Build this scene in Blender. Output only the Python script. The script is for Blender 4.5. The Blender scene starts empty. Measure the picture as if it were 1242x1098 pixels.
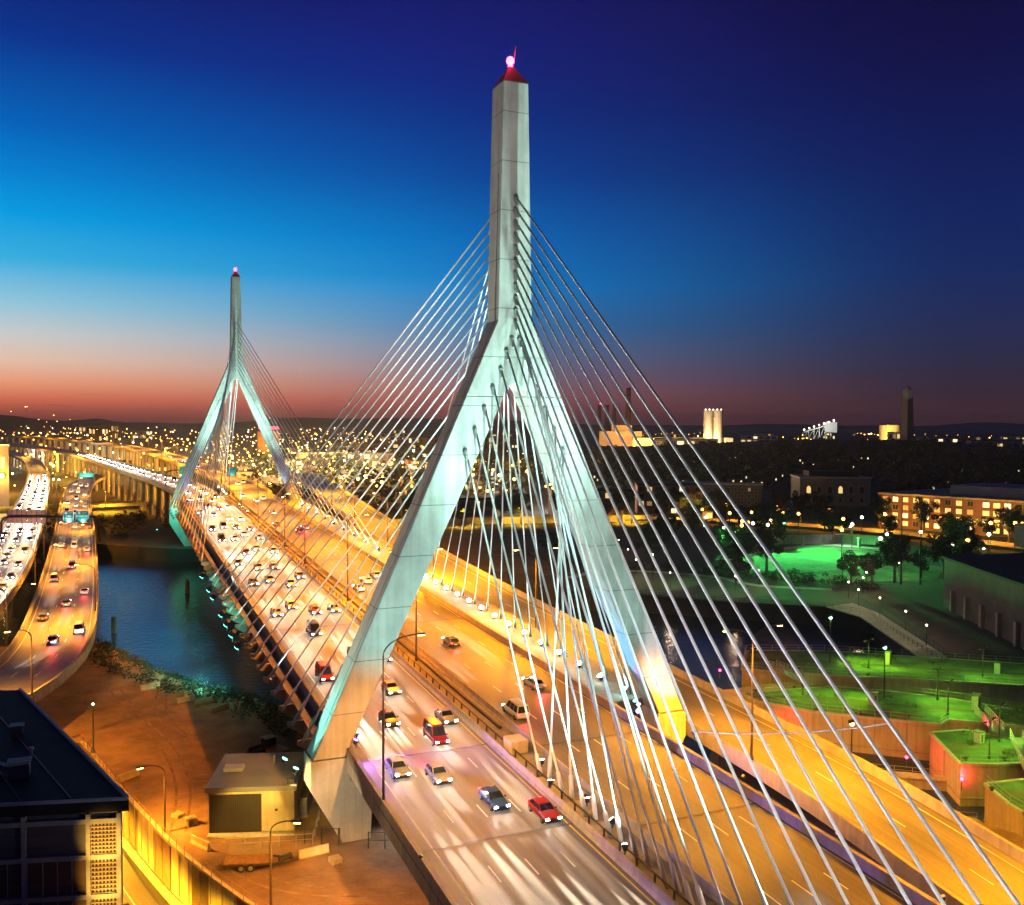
import bpy, math, random
from math import radians as R, sin, cos, pi, sqrt, atan2
from mathutils import Vector, Matrix
random.seed(11)
scn = bpy.context.scene
col = scn.collection
SL = 0.02565                                   # the deck climbs northwards
def zd(y): return 9.8 + SL * y                 # deck level

# ------------------------------------------------------------------ materials
def new_mat(name):
    m = bpy.data.materials.new(name); m.use_nodes = True
    nt = m.node_tree; nt.nodes.clear()
    o = nt.nodes.new('ShaderNodeOutputMaterial'); b = nt.nodes.new('ShaderNodeBsdfPrincipled')
    nt.links.new(b.outputs[0], o.inputs[0])
    return m, nt, b
def nd(nt, t, **kw):
    n = nt.nodes.new(t)
    for k, v in kw.items():
        if k.startswith('i_'): n.inputs[int(k[2:])].default_value = v
        else: setattr(n, k, v)
    return n
def stuffmat(name, c, rough=.8, var=.25, scale=1.0, stretch=(1, 1, 1), bump=0.0, bscale=8, metal=0, big=0.0, spec=.5):
    """noise-varied surface: fine grain, large blotches, optional bump"""
    m, nt, b = new_mat(name)
    b.inputs['Roughness'].default_value = rough; b.inputs['Metallic'].default_value = metal
    b.inputs['Specular IOR Level'].default_value = spec
    tc = nd(nt, 'ShaderNodeTexCoord'); mp = nd(nt, 'ShaderNodeMapping'); mp.inputs['Scale'].default_value = stretch
    nt.links.new(tc.outputs['Object'], mp.inputs[0])
    n1 = nd(nt, 'ShaderNodeTexNoise'); n1.inputs['Scale'].default_value = scale; n1.inputs['Detail'].default_value = 6; n1.inputs['Roughness'].default_value = .65
    nt.links.new(mp.outputs[0], n1.inputs['Vector'])
    rp = nd(nt, 'ShaderNodeValToRGB')
    lo = [max(0, x * (1 - var)) for x in c]; hi = [min(1, x * (1 + var)) for x in c]
    rp.color_ramp.elements[0].position = .3; rp.color_ramp.elements[0].color = (*lo, 1)
    rp.color_ramp.elements[1].position = .7; rp.color_ramp.elements[1].color = (*hi, 1)
    nt.links.new(n1.outputs[0], rp.inputs[0])
    out = rp.outputs[0]
    if big:
        n2 = nd(nt, 'ShaderNodeTexNoise'); n2.inputs['Scale'].default_value = big; n2.inputs['Detail'].default_value = 3
        nt.links.new(tc.outputs['Object'], n2.inputs['Vector'])
        mr = nd(nt, 'ShaderNodeMapRange'); mr.inputs[1].default_value = .35; mr.inputs[2].default_value = .65; mr.inputs[3].default_value = .6; mr.inputs[4].default_value = 1.25
        nt.links.new(n2.outputs[0], mr.inputs[0])
        mx = nd(nt, 'ShaderNodeVectorMath', operation='SCALE')
        nt.links.new(out, mx.inputs[0]); nt.links.new(mr.outputs[0], mx.inputs['Scale']); out = mx.outputs[0]
    nt.links.new(out, b.inputs['Base Color'])
    if bump:
        n3 = nd(nt, 'ShaderNodeTexNoise'); n3.inputs['Scale'].default_value = bscale; n3.inputs['Detail'].default_value = 5
        nt.links.new(mp.outputs[0], n3.inputs['Vector'])
        bp = nd(nt, 'ShaderNodeBump'); bp.inputs['Strength'].default_value = bump; bp.inputs['Distance'].default_value = .2
        nt.links.new(n3.outputs[0], bp.inputs['Height']); nt.links.new(bp.outputs[0], b.inputs['Normal'])
    return m
def emit(name, c, s, sample=False):
    m, nt, b = new_mat(name)
    b.inputs['Base Color'].default_value = (*[min(.8, x) for x in c], 1)
    b.inputs['Emission Color'].default_value = (*c, 1); b.inputs['Emission Strength'].default_value = s
    b.inputs['Roughness'].default_value = .4
    if not sample: m.cycles.emission_sampling = 'NONE'
    return m
def concrete(name, c, seam=0.0, bump=.15):
    """cast concrete: grain, vertical weather streaks, dark pour joints every `seam` metres of height"""
    m, nt, b = new_mat(name); b.inputs['Roughness'].default_value = .82
    tc = nd(nt, 'ShaderNodeTexCoord')
    mp = nd(nt, 'ShaderNodeMapping'); mp.inputs['Scale'].default_value = (1.4, 1.4, .09); nt.links.new(tc.outputs['Object'], mp.inputs[0])
    n1 = nd(nt, 'ShaderNodeTexNoise'); n1.inputs['Scale'].default_value = 1.0; n1.inputs['Detail'].default_value = 7; nt.links.new(mp.outputs[0], n1.inputs['Vector'])
    n2 = nd(nt, 'ShaderNodeTexNoise'); n2.inputs['Scale'].default_value = .35; n2.inputs['Detail'].default_value = 8; n2.inputs['Roughness'].default_value = .7; nt.links.new(tc.outputs['Object'], n2.inputs['Vector'])
    ad = nd(nt, 'ShaderNodeMath', operation='ADD'); nt.links.new(n1.outputs[0], ad.inputs[0]); nt.links.new(n2.outputs[0], ad.inputs[1])
    mr = nd(nt, 'ShaderNodeMapRange'); mr.inputs[1].default_value = .6; mr.inputs[2].default_value = 1.4; mr.inputs[3].default_value = .62; mr.inputs[4].default_value = 1.28
    nt.links.new(ad.outputs[0], mr.inputs[0]); fac = mr.outputs[0]
    if seam:
        sp = nd(nt, 'ShaderNodeSeparateXYZ'); nt.links.new(tc.outputs['Object'], sp.inputs[0])
        md = nd(nt, 'ShaderNodeMath', operation='PINGPONG'); md.inputs[1].default_value = seam / 2; nt.links.new(sp.outputs[2], md.inputs[0])
        lt = nd(nt, 'ShaderNodeMath', operation='GREATER_THAN'); lt.inputs[1].default_value = seam / 2 - .055; nt.links.new(md.outputs[0], lt.inputs[0])
        m2 = nd(nt, 'ShaderNodeMapRange'); m2.inputs[3].default_value = 1; m2.inputs[4].default_value = .45; nt.links.new(lt.outputs[0], m2.inputs[0])
        mu = nd(nt, 'ShaderNodeMath', operation='MULTIPLY'); nt.links.new(fac, mu.inputs[0]); nt.links.new(m2.outputs[0], mu.inputs[1]); fac = mu.outputs[0]
    vm = nd(nt, 'ShaderNodeVectorMath', operation='SCALE'); vm.inputs[0].default_value = c; nt.links.new(fac, vm.inputs['Scale'])
    nt.links.new(vm.outputs[0], b.inputs['Base Color'])
    bp = nd(nt, 'ShaderNodeBump'); bp.inputs['Strength'].default_value = bump; bp.inputs['Distance'].default_value = .05
    n3 = nd(nt, 'ShaderNodeTexNoise'); n3.inputs['Scale'].default_value = 6; n3.inputs['Detail'].default_value = 6; nt.links.new(tc.outputs['Object'], n3.inputs['Vector'])
    nt.links.new(n3.outputs[0], bp.inputs['Height']); nt.links.new(bp.outputs[0], b.inputs['Normal'])
    return m
def asphalt(name, c, rough=.55):
    """asphalt along UV.v: tyre-polished tracks, oil lines and painted-in light trails run lengthwise, patches and grain across"""
    m, nt, b = new_mat(name)
    uv = nd(nt, 'ShaderNodeUVMap')
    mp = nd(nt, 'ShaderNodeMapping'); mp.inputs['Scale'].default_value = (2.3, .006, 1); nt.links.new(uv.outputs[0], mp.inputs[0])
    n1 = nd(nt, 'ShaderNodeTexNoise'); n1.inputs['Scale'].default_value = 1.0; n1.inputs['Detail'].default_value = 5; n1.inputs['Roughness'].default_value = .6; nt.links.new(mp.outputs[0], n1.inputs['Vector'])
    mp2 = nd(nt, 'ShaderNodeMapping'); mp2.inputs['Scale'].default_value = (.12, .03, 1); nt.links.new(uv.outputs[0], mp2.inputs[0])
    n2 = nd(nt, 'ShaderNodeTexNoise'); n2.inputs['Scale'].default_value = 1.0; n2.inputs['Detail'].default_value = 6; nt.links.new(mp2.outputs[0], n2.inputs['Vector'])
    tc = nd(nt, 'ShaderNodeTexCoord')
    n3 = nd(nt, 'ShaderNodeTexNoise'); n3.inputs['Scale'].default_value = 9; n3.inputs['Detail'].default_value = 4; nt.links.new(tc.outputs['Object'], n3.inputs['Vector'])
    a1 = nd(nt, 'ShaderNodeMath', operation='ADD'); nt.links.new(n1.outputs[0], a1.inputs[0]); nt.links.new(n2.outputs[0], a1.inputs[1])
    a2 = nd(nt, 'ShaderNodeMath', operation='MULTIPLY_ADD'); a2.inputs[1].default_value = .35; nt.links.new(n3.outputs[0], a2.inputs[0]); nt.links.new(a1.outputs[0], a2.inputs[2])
    mr = nd(nt, 'ShaderNodeMapRange'); mr.inputs[1].default_value = .88; mr.inputs[2].default_value = 1.45; mr.inputs[3].default_value = .3; mr.inputs[4].default_value = 2.0  # high contrast so pale streaks in the colour imitate headlight trails
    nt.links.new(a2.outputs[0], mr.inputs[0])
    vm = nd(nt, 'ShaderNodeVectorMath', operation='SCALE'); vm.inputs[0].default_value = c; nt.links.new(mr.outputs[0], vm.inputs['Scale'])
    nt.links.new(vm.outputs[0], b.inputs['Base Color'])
    r2 = nd(nt, 'ShaderNodeMapRange'); r2.inputs[1].default_value = .3; r2.inputs[2].default_value = .7; r2.inputs[3].default_value = rough - .22; r2.inputs[4].default_value = rough + .22
    nt.links.new(n1.outputs[0], r2.inputs[0]); nt.links.new(r2.outputs[0], b.inputs['Roughness'])
    return m
def brickmat(name, c1, c2, mortar):
    m, nt, b = new_mat(name); b.inputs['Roughness'].default_value = .85
    tc = nd(nt, 'ShaderNodeTexCoord')
    bt = nd(nt, 'ShaderNodeTexBrick'); bt.inputs['Scale'].default_value = 1.6
    bt.inputs['Color1'].default_value = (*c1, 1); bt.inputs['Color2'].default_value = (*c2, 1); bt.inputs['Mortar'].default_value = (*mortar, 1)
    mp = nd(nt, 'ShaderNodeMapping'); mp.inputs['Rotation'].default_value = (R(90), 0, 0); nt.links.new(tc.outputs['Object'], mp.inputs[0]); nt.links.new(mp.outputs[0], bt.inputs['Vector'])
    nt.links.new(bt.outputs[0], b.inputs['Base Color'])
    return m
def watermat():
    m, nt, b = new_mat('river water')
    b.inputs['Base Color'].default_value = (.014, .03, .075, 1); b.inputs['Roughness'].default_value = .15; b.inputs['IOR'].default_value = 1.28
    tc = nd(nt, 'ShaderNodeTexCoord')
    n1 = nd(nt, 'ShaderNodeTexNoise'); n1.inputs['Scale'].default_value = .55; n1.inputs['Detail'].default_value = 5; nt.links.new(tc.outputs['Object'], n1.inputs['Vector'])
    bp = nd(nt, 'ShaderNodeBump'); bp.inputs['Strength'].default_value = .35; bp.inputs['Distance'].default_value = .4
    nt.links.new(n1.outputs[0], bp.inputs['Height']); nt.links.new(bp.outputs[0], b.inputs['Normal'])
    return m
M = dict(
    tower=concrete('pale tower concrete', (.40, .39, .36), seam=5.9),
    conc=concrete('concrete', (.34, .32, .28)), concd=concrete('stained concrete', (.22, .2, .17)),
    deckside=concrete('deck edge concrete', (.36, .32, .25)),
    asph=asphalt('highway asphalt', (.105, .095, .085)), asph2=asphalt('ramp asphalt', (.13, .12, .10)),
    paint=stuffmat('road paint', (.72, .72, .68), .6, .15, 3), ypaint=stuffmat('yellow road paint', (.7, .48, .06), .6, .15, 3),
    steel=stuffmat('galvanised steel', (.3, .3, .29), .45, .2, 4, metal=.6), dsteel=stuffmat('dark bronze steel', (.06, .045, .035), .5, .25, 4, metal=.4),
    girder=stuffmat('painted girder steel', (.28, .24, .19), .55, .2, 2), dark=stuffmat('black steel', (.015, .015, .018), .6, .3, 3),
    cable=stuffmat('white cable sheath', (.78, .79, .78), .35, .06, 2), capm=stuffmat('weathered copper cap', (.12, .07, .05), .6, .3, 2),
    dirt=stuffmat('packed dirt lot', (.17, .10, .055), .95, .45, .22, bump=.5, bscale=1.2, big=.045), bank=stuffmat('scrubby bank earth', (.05, .045, .03), .95, .5, .6, bump=.6, bscale=2),
    ground=stuffmat('dark city ground', (.028, .026, .022), .95, .5, .05, big=.01), mud=stuffmat('railway yard earth', (.06, .042, .03), .95, .5, .08, big=.02, stretch=(.5, 2, 1)),
    grass=stuffmat('mown lawn', (.06, .11, .035), .9, .6, .35, bump=.5, bscale=6, big=.11), buffs=concrete('stained lock wall', (.30, .25, .19), bump=.3), rough_grass=stuffmat('rough grass', (.06, .08, .025), .9, .4, .5, bump=.4, bscale=4),
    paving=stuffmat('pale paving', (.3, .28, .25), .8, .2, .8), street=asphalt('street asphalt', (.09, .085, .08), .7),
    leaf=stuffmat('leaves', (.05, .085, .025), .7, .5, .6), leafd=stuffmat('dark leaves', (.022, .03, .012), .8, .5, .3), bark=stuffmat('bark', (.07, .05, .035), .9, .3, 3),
    roof=stuffmat('dark membrane roof', (.012, .012, .016), .8, .4, .4), clad=stuffmat('charcoal cladding', (.13, .132, .14), .5, .25, .6, stretch=(.3, .3, 4)),
    frame=stuffmat('grey steel frame', (.42, .43, .45), .5, .15, 2), louvre=stuffmat('brown louvres', (.12, .075, .055), .6, .3, .5, stretch=(.2, .2, 6)),
    lattice=stuffmat('cream lattice screen', (.5, .42, .28), .6, .2, 3), buff=concrete('buff block wall', (.46, .38, .24)),
    doorm=stuffmat('ribbed dark door', (.02, .016, .014), .6, .3, 2, stretch=(6, 6, .2)), rusty=stuffmat('rusty machine paint', (.22, .12, .03), .6, .4, 2),
    track=stuffmat('rutted earth', (.135, .08, .045), .95, .5, .5), rubber=stuffmat('rubber', (.012, .012, .012), .8, .2, 5), brick=brickmat('red brick', (.26, .09, .045), (.2, .07, .035), (.3, .24, .2)), brown=brickmat('brown brick', (.12, .075, .05), (.1, .06, .04), (.13, .1, .08)),
    stone=concrete('old granite', (.2, .19, .18), seam=1.6), house=stuffmat('dark clapboard', (.06, .05, .045), .85, .4, .2), hill=stuffmat('wooded hill', (.035, .022, .024), 1, .4, .004),
    tank=stuffmat('tank steel', (.5, .46, .38), .6, .15, .3), metalroof=stuffmat('pale metal roof', (.3, .32, .33), .5, .15, .5),
    green=stuffmat('green highway sign', (.0, .16, .13), .5, .1, 2), white=stuffmat('sign white', (.8, .82, .8), .5, .05, 3), signback=stuffmat('bare aluminium sign back', (.42, .36, .33), .5, .15, .8),
    glass=stuffmat('dark car glass', (.01, .012, .015), .08, .1, 2), water=watermat(),
    win=emit('lit office window', (1, .68, .25), 1.0), winw=emit('white lit window', (1, .82, .45), 1.6), dimwin=emit('dim lit window', (1, .6, .25), .25),
    lamp_o=emit('sodium lamp lens', (1, .48, .08), 60), lamp_w=emit('white lamp lens', (1, .93, .8), 60), lamp_t=emit('teal flood lens', (.12, 1, .78), 22), lamp_c=emit('cool white lens', (.6, 1, .96), 60),
    lamp_p=emit('violet flood lens', (.35, .2, 1), 12), lamp_r=emit('red beacon', (1, .02, .12), 40), far_o=emit('far sodium glow', (1, .42, .07), 14), far_w=emit('far white glow', (1, .85, .55), 16),
    far_y=emit('far yellow glow', (1, .62, .1), 14), far_g=emit('far greenish glow', (.35, 1, .75), 14), head=emit('headlight lens', (1, .93, .8), 90), tail=emit('tail light lens', (1, .03, .04), 14), neon=emit('red neon sign', (1, .03, .08), 5),
)
CARMATS = {n: stuffmat(n + ' car paint', c, .25, .05, 2, spec=.6) for n, c in dict(white=(.6, .6, .58), silver=(.3, .31, .32), black=(.012, .012, .014), grey=(.07, .075, .08), red=(.25, .015, .012), blue=(.02, .05, .16)).items()}

# ------------------------------------------------------------------ mesh building
class MB:
    def __init__(s): s.v = []; s.f = []; s.uv = None
    def add(s, v, f):
        o = len(s.v); s.v += [tuple(p) for p in v]; s.f += [tuple(i + o for i in q) for q in f]; return s
    def box(s, x0, x1, y0, y1, z0, z1):
        return s.add([(x0, y0, z0), (x1, y0, z0), (x1, y1, z0), (x0, y1, z0), (x0, y0, z1), (x1, y0, z1), (x1, y1, z1), (x0, y1, z1)],
                     [(3, 2, 1, 0), (4, 5, 6, 7), (0, 1, 5, 4), (1, 2, 6, 5), (2, 3, 7, 6), (3, 0, 4, 7)])
    def bar(s, a, b, w, h=None):
        """square bar from a to b"""
        a = Vector(a); b = Vector(b); h = h or w; d = (b - a).normalized()
        u = Vector((0, 0, 1)) if abs(d.z) < .95 else Vector((0, 1, 0))
        x = d.cross(u).normalized() * w / 2; y = x.cross(d).normalized() * h / 2
        v = [a - x - y, a + x - y, a + x + y, a - x + y, b - x - y, b + x - y, b + x + y, b - x + y]
        return s.add(v, [(3, 2, 1, 0), (4, 5, 6, 7), (0, 1, 5, 4), (1, 2, 6, 5), (2, 3, 7, 6), (3, 0, 4, 7)])
    def prism(s, poly, z0, z1):
        n = len(poly)
        z0s = z0 if hasattr(z0, '__len__') else [z0] * n; z1s = z1 if hasattr(z1, '__len__') else [z1] * n
        v = [(p[0], p[1], a) for p, a in zip(poly, z0s)] + [(p[0], p[1], a) for p, a in zip(poly, z1s)]
        return s.add(v, [tuple(range(n - 1, -1, -1)), tuple(range(n, 2 * n))] + [(i, (i + 1) % n, n + (i + 1) % n, n + i) for i in range(n)])
    def prism_y(s, poly, y0, y1):
        """xz outline pushed along y"""
        n = len(poly)
        v = [(p[0], y0, p[1]) for p in poly] + [(p[0], y1, p[1]) for p in poly]
        return s.add(v, [tuple(range(n)), tuple(range(2 * n - 1, n - 1, -1))] + [(n + i, n + (i + 1) % n, (i + 1) % n, i) for i in range(n)])
    def tube(s, pts, r, n=8, cap=True):
        pts = [Vector(p) for p in pts]; rs = r if hasattr(r, '__len__') else [r] * len(pts); v = []; f = []
        for i, p in enumerate(pts):
            d = (pts[min(i + 1, len(pts) - 1)] - pts[max(i - 1, 0)]).normalized()
            u = Vector((0, 0, 1)) if abs(d.z) < .95 else Vector((0, 1, 0))
            x = d.cross(u).normalized(); y = x.cross(d)
            for k in range(n):
                a = 2 * pi * k / n; v.append(p + (x * cos(a) + y * sin(a)) * rs[i])
        for i in range(len(pts) - 1):
            for k in range(n):
                k2 = (k + 1) % n; f.append((i * n + k, i * n + k2, (i + 1) * n + k2, (i + 1) * n + k))
        if cap: f.append(tuple(range(n - 1, -1, -1))); f.append(tuple(range((len(pts) - 1) * n, len(pts) * n)))
        return s.add(v, f)
    def ball(s, c, r, n=6, m=4, sz=1.0):
        v = [(c[0], c[1], c[2] - r * sz)]; f = []
        for j in range(1, m):
            t = -pi / 2 + pi * j / m
            for k in range(n):
                a = 2 * pi * k / n; v.append((c[0] + r * cos(t) * cos(a), c[1] + r * cos(t) * sin(a), c[2] + r * sz * sin(t)))
        v.append((c[0], c[1], c[2] + r * sz)); e = len(v) - 1
        for k in range(n): f.append((0, 1 + (k + 1) % n, 1 + k)); f.append((e, e - n + k, e - n + (k + 1) % n))
        for j in range(m - 2):
            for k in range(n): a = 1 + j * n; f.append((a + k, a + (k + 1) % n, a + n + (k + 1) % n, a + n + k))
        return s.add(v, f)
    def quad(s, a, b, c, d): return s.add([a, b, c, d], [(0, 1, 2, 3)])
    def build(s, name, mat, parent=None, world=False, smooth=False, bevel=0):
        me = bpy.data.meshes.new(name); me.from_pydata(s.v, [], s.f); me.update()
        if s.uv:
            u = me.uv_layers.new(name='UVMap')
            for l in me.loops: u.data[l.index].uv = s.uv[l.vertex_index]
        for mm in (mat if isinstance(mat, (list, tuple)) else [mat]): me.materials.append(mm)
        if smooth:
            for p in me.polygons: p.use_smooth = True
        o = bpy.data.objects.new(name, me); col.objects.link(o)
        if parent is not None:
            o.parent = parent
            if world: o.matrix_parent_inverse = parent_world(parent).inverted()
        if bevel:
            b = o.modifiers.new('bevel', 'BEVEL'); b.width = bevel; b.segments = 2; b.limit_method = 'ANGLE'
        return o
def parent_world(o):
    m = Matrix.Translation(o.location) @ Matrix.Rotation(o.rotation_euler.z, 4, 'Z')
    if o.parent is not None: m = parent_world(o.parent) @ o.matrix_parent_inverse @ m
    return m
def tag(o, label=None, cat=None, group=None, kind=None):
    for k, v in (('label', label), ('category', cat), ('group', group), ('kind', kind)):
        if v: o[k] = v
    return o
def thing(name, label, cat, loc=(0, 0, 0), rz=0, group=None):
    o = bpy.data.objects.new(name, None); col.objects.link(o); o.location = loc; o.rotation_euler.z = rz; o.empty_display_size = .5
    return tag(o, label, cat, group)
def copy_tree(o, parent=None):
    c = o.copy(); col.objects.link(c)
    if parent is not None: c.parent = parent
    for ch in [k for k in bpy.data.objects if k.parent == o]: copy_tree(ch, c)
    return c
KIDS = {}
def freeze(o):                                      # remember a prototype's children once, so copying stays quick
    KIDS[o.name] = [k for k in bpy.data.objects if k.parent == o]
    for k in KIDS[o.name]: freeze(k)
    return o
def dup(o, loc, rz=0, label=None, group=None):
    def rec(a, p):
        c = a.copy(); col.objects.link(c)
        if p is not None: c.parent = p
        for k in KIDS.get(a.name, []): rec(k, c)
        return c
    c = rec(o, None); c.location = loc; c.rotation_euler.z = rz
    if label: c['label'] = label
    if group: c['group'] = group
    return c
def struct(o): o['kind'] = 'structure'; return o
def light(name, kind, parent, loc, energy, color, target=None, size=60, blend=.5, radius=.2):
    d = bpy.data.lights.new(name, kind); d.energy = energy; d.color = color; d.shadow_soft_size = radius
    if kind == 'SPOT': d.spot_size = R(size); d.spot_blend = blend
    o = bpy.data.objects.new(name, d); col.objects.link(o)
    o.location = loc
    if target is not None:
        o.rotation_euler = (Vector(target) - Vector(loc)).to_track_quat('-Z', 'Y').to_euler()
    if parent is not None:
        o.parent = parent
    return o
def wlight(name, kind, parent, loc, energy, color, target=None, **kw):   # given in world coordinates, then parented
    o = light(name, kind, None, loc, energy, color, target, **kw); o.parent = parent
    o.matrix_parent_inverse = parent_world(parent).inverted(); return o
SODIUM = (1, .37, .025); SODY = (1, .38, .008); TEAL = (.25, 1, .80); WHITEL = (1, .92, .78); VIOLET = (.38, .22, 1)

# ------------------------------------------------------------------ paths and roads
def spline(pts, step=6.0):
    P = [Vector(p) for p in pts]; out = []
    for i in range(len(P) - 1):
        p0 = P[max(i - 1, 0)]; p1 = P[i]; p2 = P[i + 1]; p3 = P[min(i + 2, len(P) - 1)]
        n = max(2, int((p2 - p1).length / step))
        for k in range(n):
            t = k / n
            out.append(.5 * ((2 * p1) + (p2 - p0) * t + (2 * p0 - 5 * p1 + 4 * p2 - p3) * t * t + (3 * p1 - p0 - 3 * p2 + p3) * t ** 3))
    out.append(P[-1]); return out
def normals(path):
    out = []
    for i in range(len(path)):
        d = path[min(i + 1, len(path) - 1)] - path[max(i - 1, 0)]; d.z = 0; d.normalize(); out.append(Vector((d.y, -d.x, 0)))   # to the right of travel
    return out
def off(path, o, dz=0):
    N = normals(path); return [p + n * o + Vector((0, 0, dz)) for p, n in zip(path, N)]
def lengths(path):
    L = [0]
    for i in range(1, len(path)): L.append(L[-1] + (path[i] - path[i - 1]).length)
    return L
def strip(path, o0, o1, dz=0, mb=None):
    """flat ribbon between two offsets"""
    mb = mb or MB(); a = off(path, o0, dz); b = off(path, o1, dz); n = len(path); base = len(mb.v)
    L = lengths(path); uv = mb.uv or []
    for i in range(n): mb.v += [tuple(a[i]), tuple(b[i])]; uv += [(o0, L[i]), (o1, L[i])]
    mb.uv = uv
    for i in range(n - 1): k = base + 2 * i; mb.f.append((k, k + 1, k + 3, k + 2))
    return mb
def sweep(path, prof, mb=None):
    """closed cross-section (offset, height) swept along the path"""
    mb = mb or MB(); N = normals(path); m = len(prof); base = len(mb.v); n = len(path)
    for p, q in zip(path, N):
        for (o, h) in prof: w = p + q * o; mb.v.append((w.x, w.y, w.z + h))
    for i in range(n - 1):
        for k in range(m):
            k2 = (k + 1) % m; mb.f.append((base + i * m + k, base + i * m + k2, base + (i + 1) * m + k2, base + (i + 1) * m + k))
    mb.f.append(tuple(base + k for k in range(m - 1, -1, -1))); mb.f.append(tuple(base + (n - 1) * m + k for k in range(m)))
    return mb
def dashes(path, o, w=.16, ln=3.0, gap=9.0, dz=.012, mb=None, s0=0, s1=1e9):
    mb = mb or MB(); L = lengths(path); s = s0
    while s < min(L[-1] - ln, s1):
        a = at_s(path, L, s); b = at_s(path, L, s + ln)
        for q, d in ((a, None),):
            n = Vector(((b - a).y, -(b - a).x, 0)).normalized()
            pa = a + n * o; pb = b + n * o; z = Vector((0, 0, dz))
            mb.quad(pa - n * w / 2 + z, pa + n * w / 2 + z, pb + n * w / 2 + z, pb - n * w / 2 + z)
        s += ln + gap
    return mb
def at_s(path, L, s):
    for i in range(1, len(path)):
        if L[i] >= s:
            t = (s - L[i - 1]) / max(1e-6, L[i] - L[i - 1]); return path[i - 1].lerp(path[i], t)
    return path[-1].copy()
BARRIER = lambda o, h=.95: [(o - .24, -.02), (o - .24, .1), (o - .1, .35), (o - .08, h), (o + .08, h), (o + .1, .35), (o + .24, .1), (o + .24, -.02)]
def road(name, path, o0, o1, mat, lanes=(), edges=(), yellow=(), dz=0, dash=(3.0, 9.0), w=.16):
    r = struct(strip(path, o0, o1, dz).build(name, mat))
    mb = MB()
    for o in lanes: dashes(path, o, w, dash[0], dash[1], dz + .012, mb)
    mb.uv = None
    e = MB()
    for o in edges: strip(path, o - w / 2, o + w / 2, dz + .012, e)
    mb.add(e.v, e.f)
    if mb.f: struct(mb.build('road_markings', M['paint']))
    if yellow:
        y = MB()
        for o in yellow: strip(path, o - w / 2, o + w / 2, dz + .012, y)
        y.uv = None; struct(y.build('road_markings', M['ypaint']))
    return r

# ------------------------------------------------------------------ land, water
struct(MB().quad((-9000, -2500, -6.5), (9000, -2500, -6.5), (9000, 9500, -6.5), (-9000, 9500, -6.5)).build('ground', M['ground']))
_w = MB(); _w.add([(x, y, -5) for x, y in [(-900, 345), (-900, 112), (-54, 104), (-30, 58), (-21, 36), (18, 10), (55, -60), (61, -130), (61, -260), (700, -260), (700, 345)]], [tuple(range(11))]); struct(_w.build('river_water', M['water']))
SHORE_S = [(-700, 125), (-49, 117), (-39, 87), (-31, 71), (-22, 58), (-17, 40), (-5, 28), (20, 15), (45, -5), (55, -40), (60, -80), (64, -130)]
WALL = [(-50, 46), (-47, 34), (-44.2, 22), (-40, 6.2), (-37.1, -2.5), (-33.3, -12.1), (-28, -23), (-20, -38), (-8, -58)]
lot = MB().prism(SHORE_S + [(-6, -130)] + WALL[::-1] + [(-700, 50)], -6.4, 0); struct(lot.build('dirt_ground', M['dirt']))
SHORE_N = [(-3000, 330), (-60, 300), (-26, 266), (0, 255), (30, 235), (55, 180), (66, 150), (79, 126), (94, 115), (110, 99), (126, 85), (131, 73), (118, 50), (107, 27), (119, 19), (150, -30), (260, -200), (9000, -2400)]
struct(MB().prism(SHORE_N + [(9000, 9400), (-9000, 9400), (-9000, 330)], -6.45, 0).build('ground', M['ground']))
def bank(name, pts, w, mat):
    p = [Vector((x, y, 0)) for x, y in pts]; p = spline(p, 5); mb = MB(); N = normals(p); random.seed(4)
    rows = 4
    for i, (q, n) in enumerate(zip(p, N)):
        for k in range(rows):
            t = k / (rows - 1); j = random.uniform(-.5, .5) if 0 < k else 0
            mb.v.append((q.x + n.x * (w * t + j) * -1, q.y + n.y * (w * t + j) * -1, .05 - 5.6 * t + (random.uniform(-.3, .3) if 0 < k else 0)))
    for i in range(len(p) - 1):
        for k in range(rows - 1): a = i * rows + k; mb.f.append((a, a + 1, a + rows + 1, a + rows))
    return struct(mb.build(name, mat, smooth=True))
bank('river_bank', SHORE_S[1:8], 6.5, M['bank'])
struct(MB().prism([(0, 256), (60, 300), (176, 286), (212, 268), (150, 200), (94, 142), (66, 174), (33, 234)], -.5, .02).build('yard_ground', M['mud']))
# hills on the skyline
def hills(x0, x1, y, h, d, seed, n=60):
    rnd = random.Random(seed); mb = MB(); ph = [rnd.uniform(0, 6.3) for _ in range(5)]
    for i in range(n + 1):
        t = i / n; x = x0 + (x1 - x0) * t
        z = h * (.55 + .2 * sin(t * 7 + ph[0]) + .15 * sin(t * 17 + ph[1]) + .06 * sin(t * 41 + ph[2]) + .03 * rnd.uniform(-1, 1)) * min(1, 6 * t, 6 * (1 - t))
        mb.v += [(x, y - d, -6.4), (x, y - d * .4, z * .6 - 3), (x, y, z), (x, y + d, -6.4)]
    for i in range(n):
        for k in range(3): a = 4 * i + k; mb.f.append((a, a + 4, a + 5, a + 1))
    return struct(mb.build('hills', M['hill'], smooth=True))
hills(-2600, 3800, 7200, 115, 700, 3); hills(1500, 9000, 6200, 70, 600, 8); hills(-2200, 300, 5200, 105, 600, 5)
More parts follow.
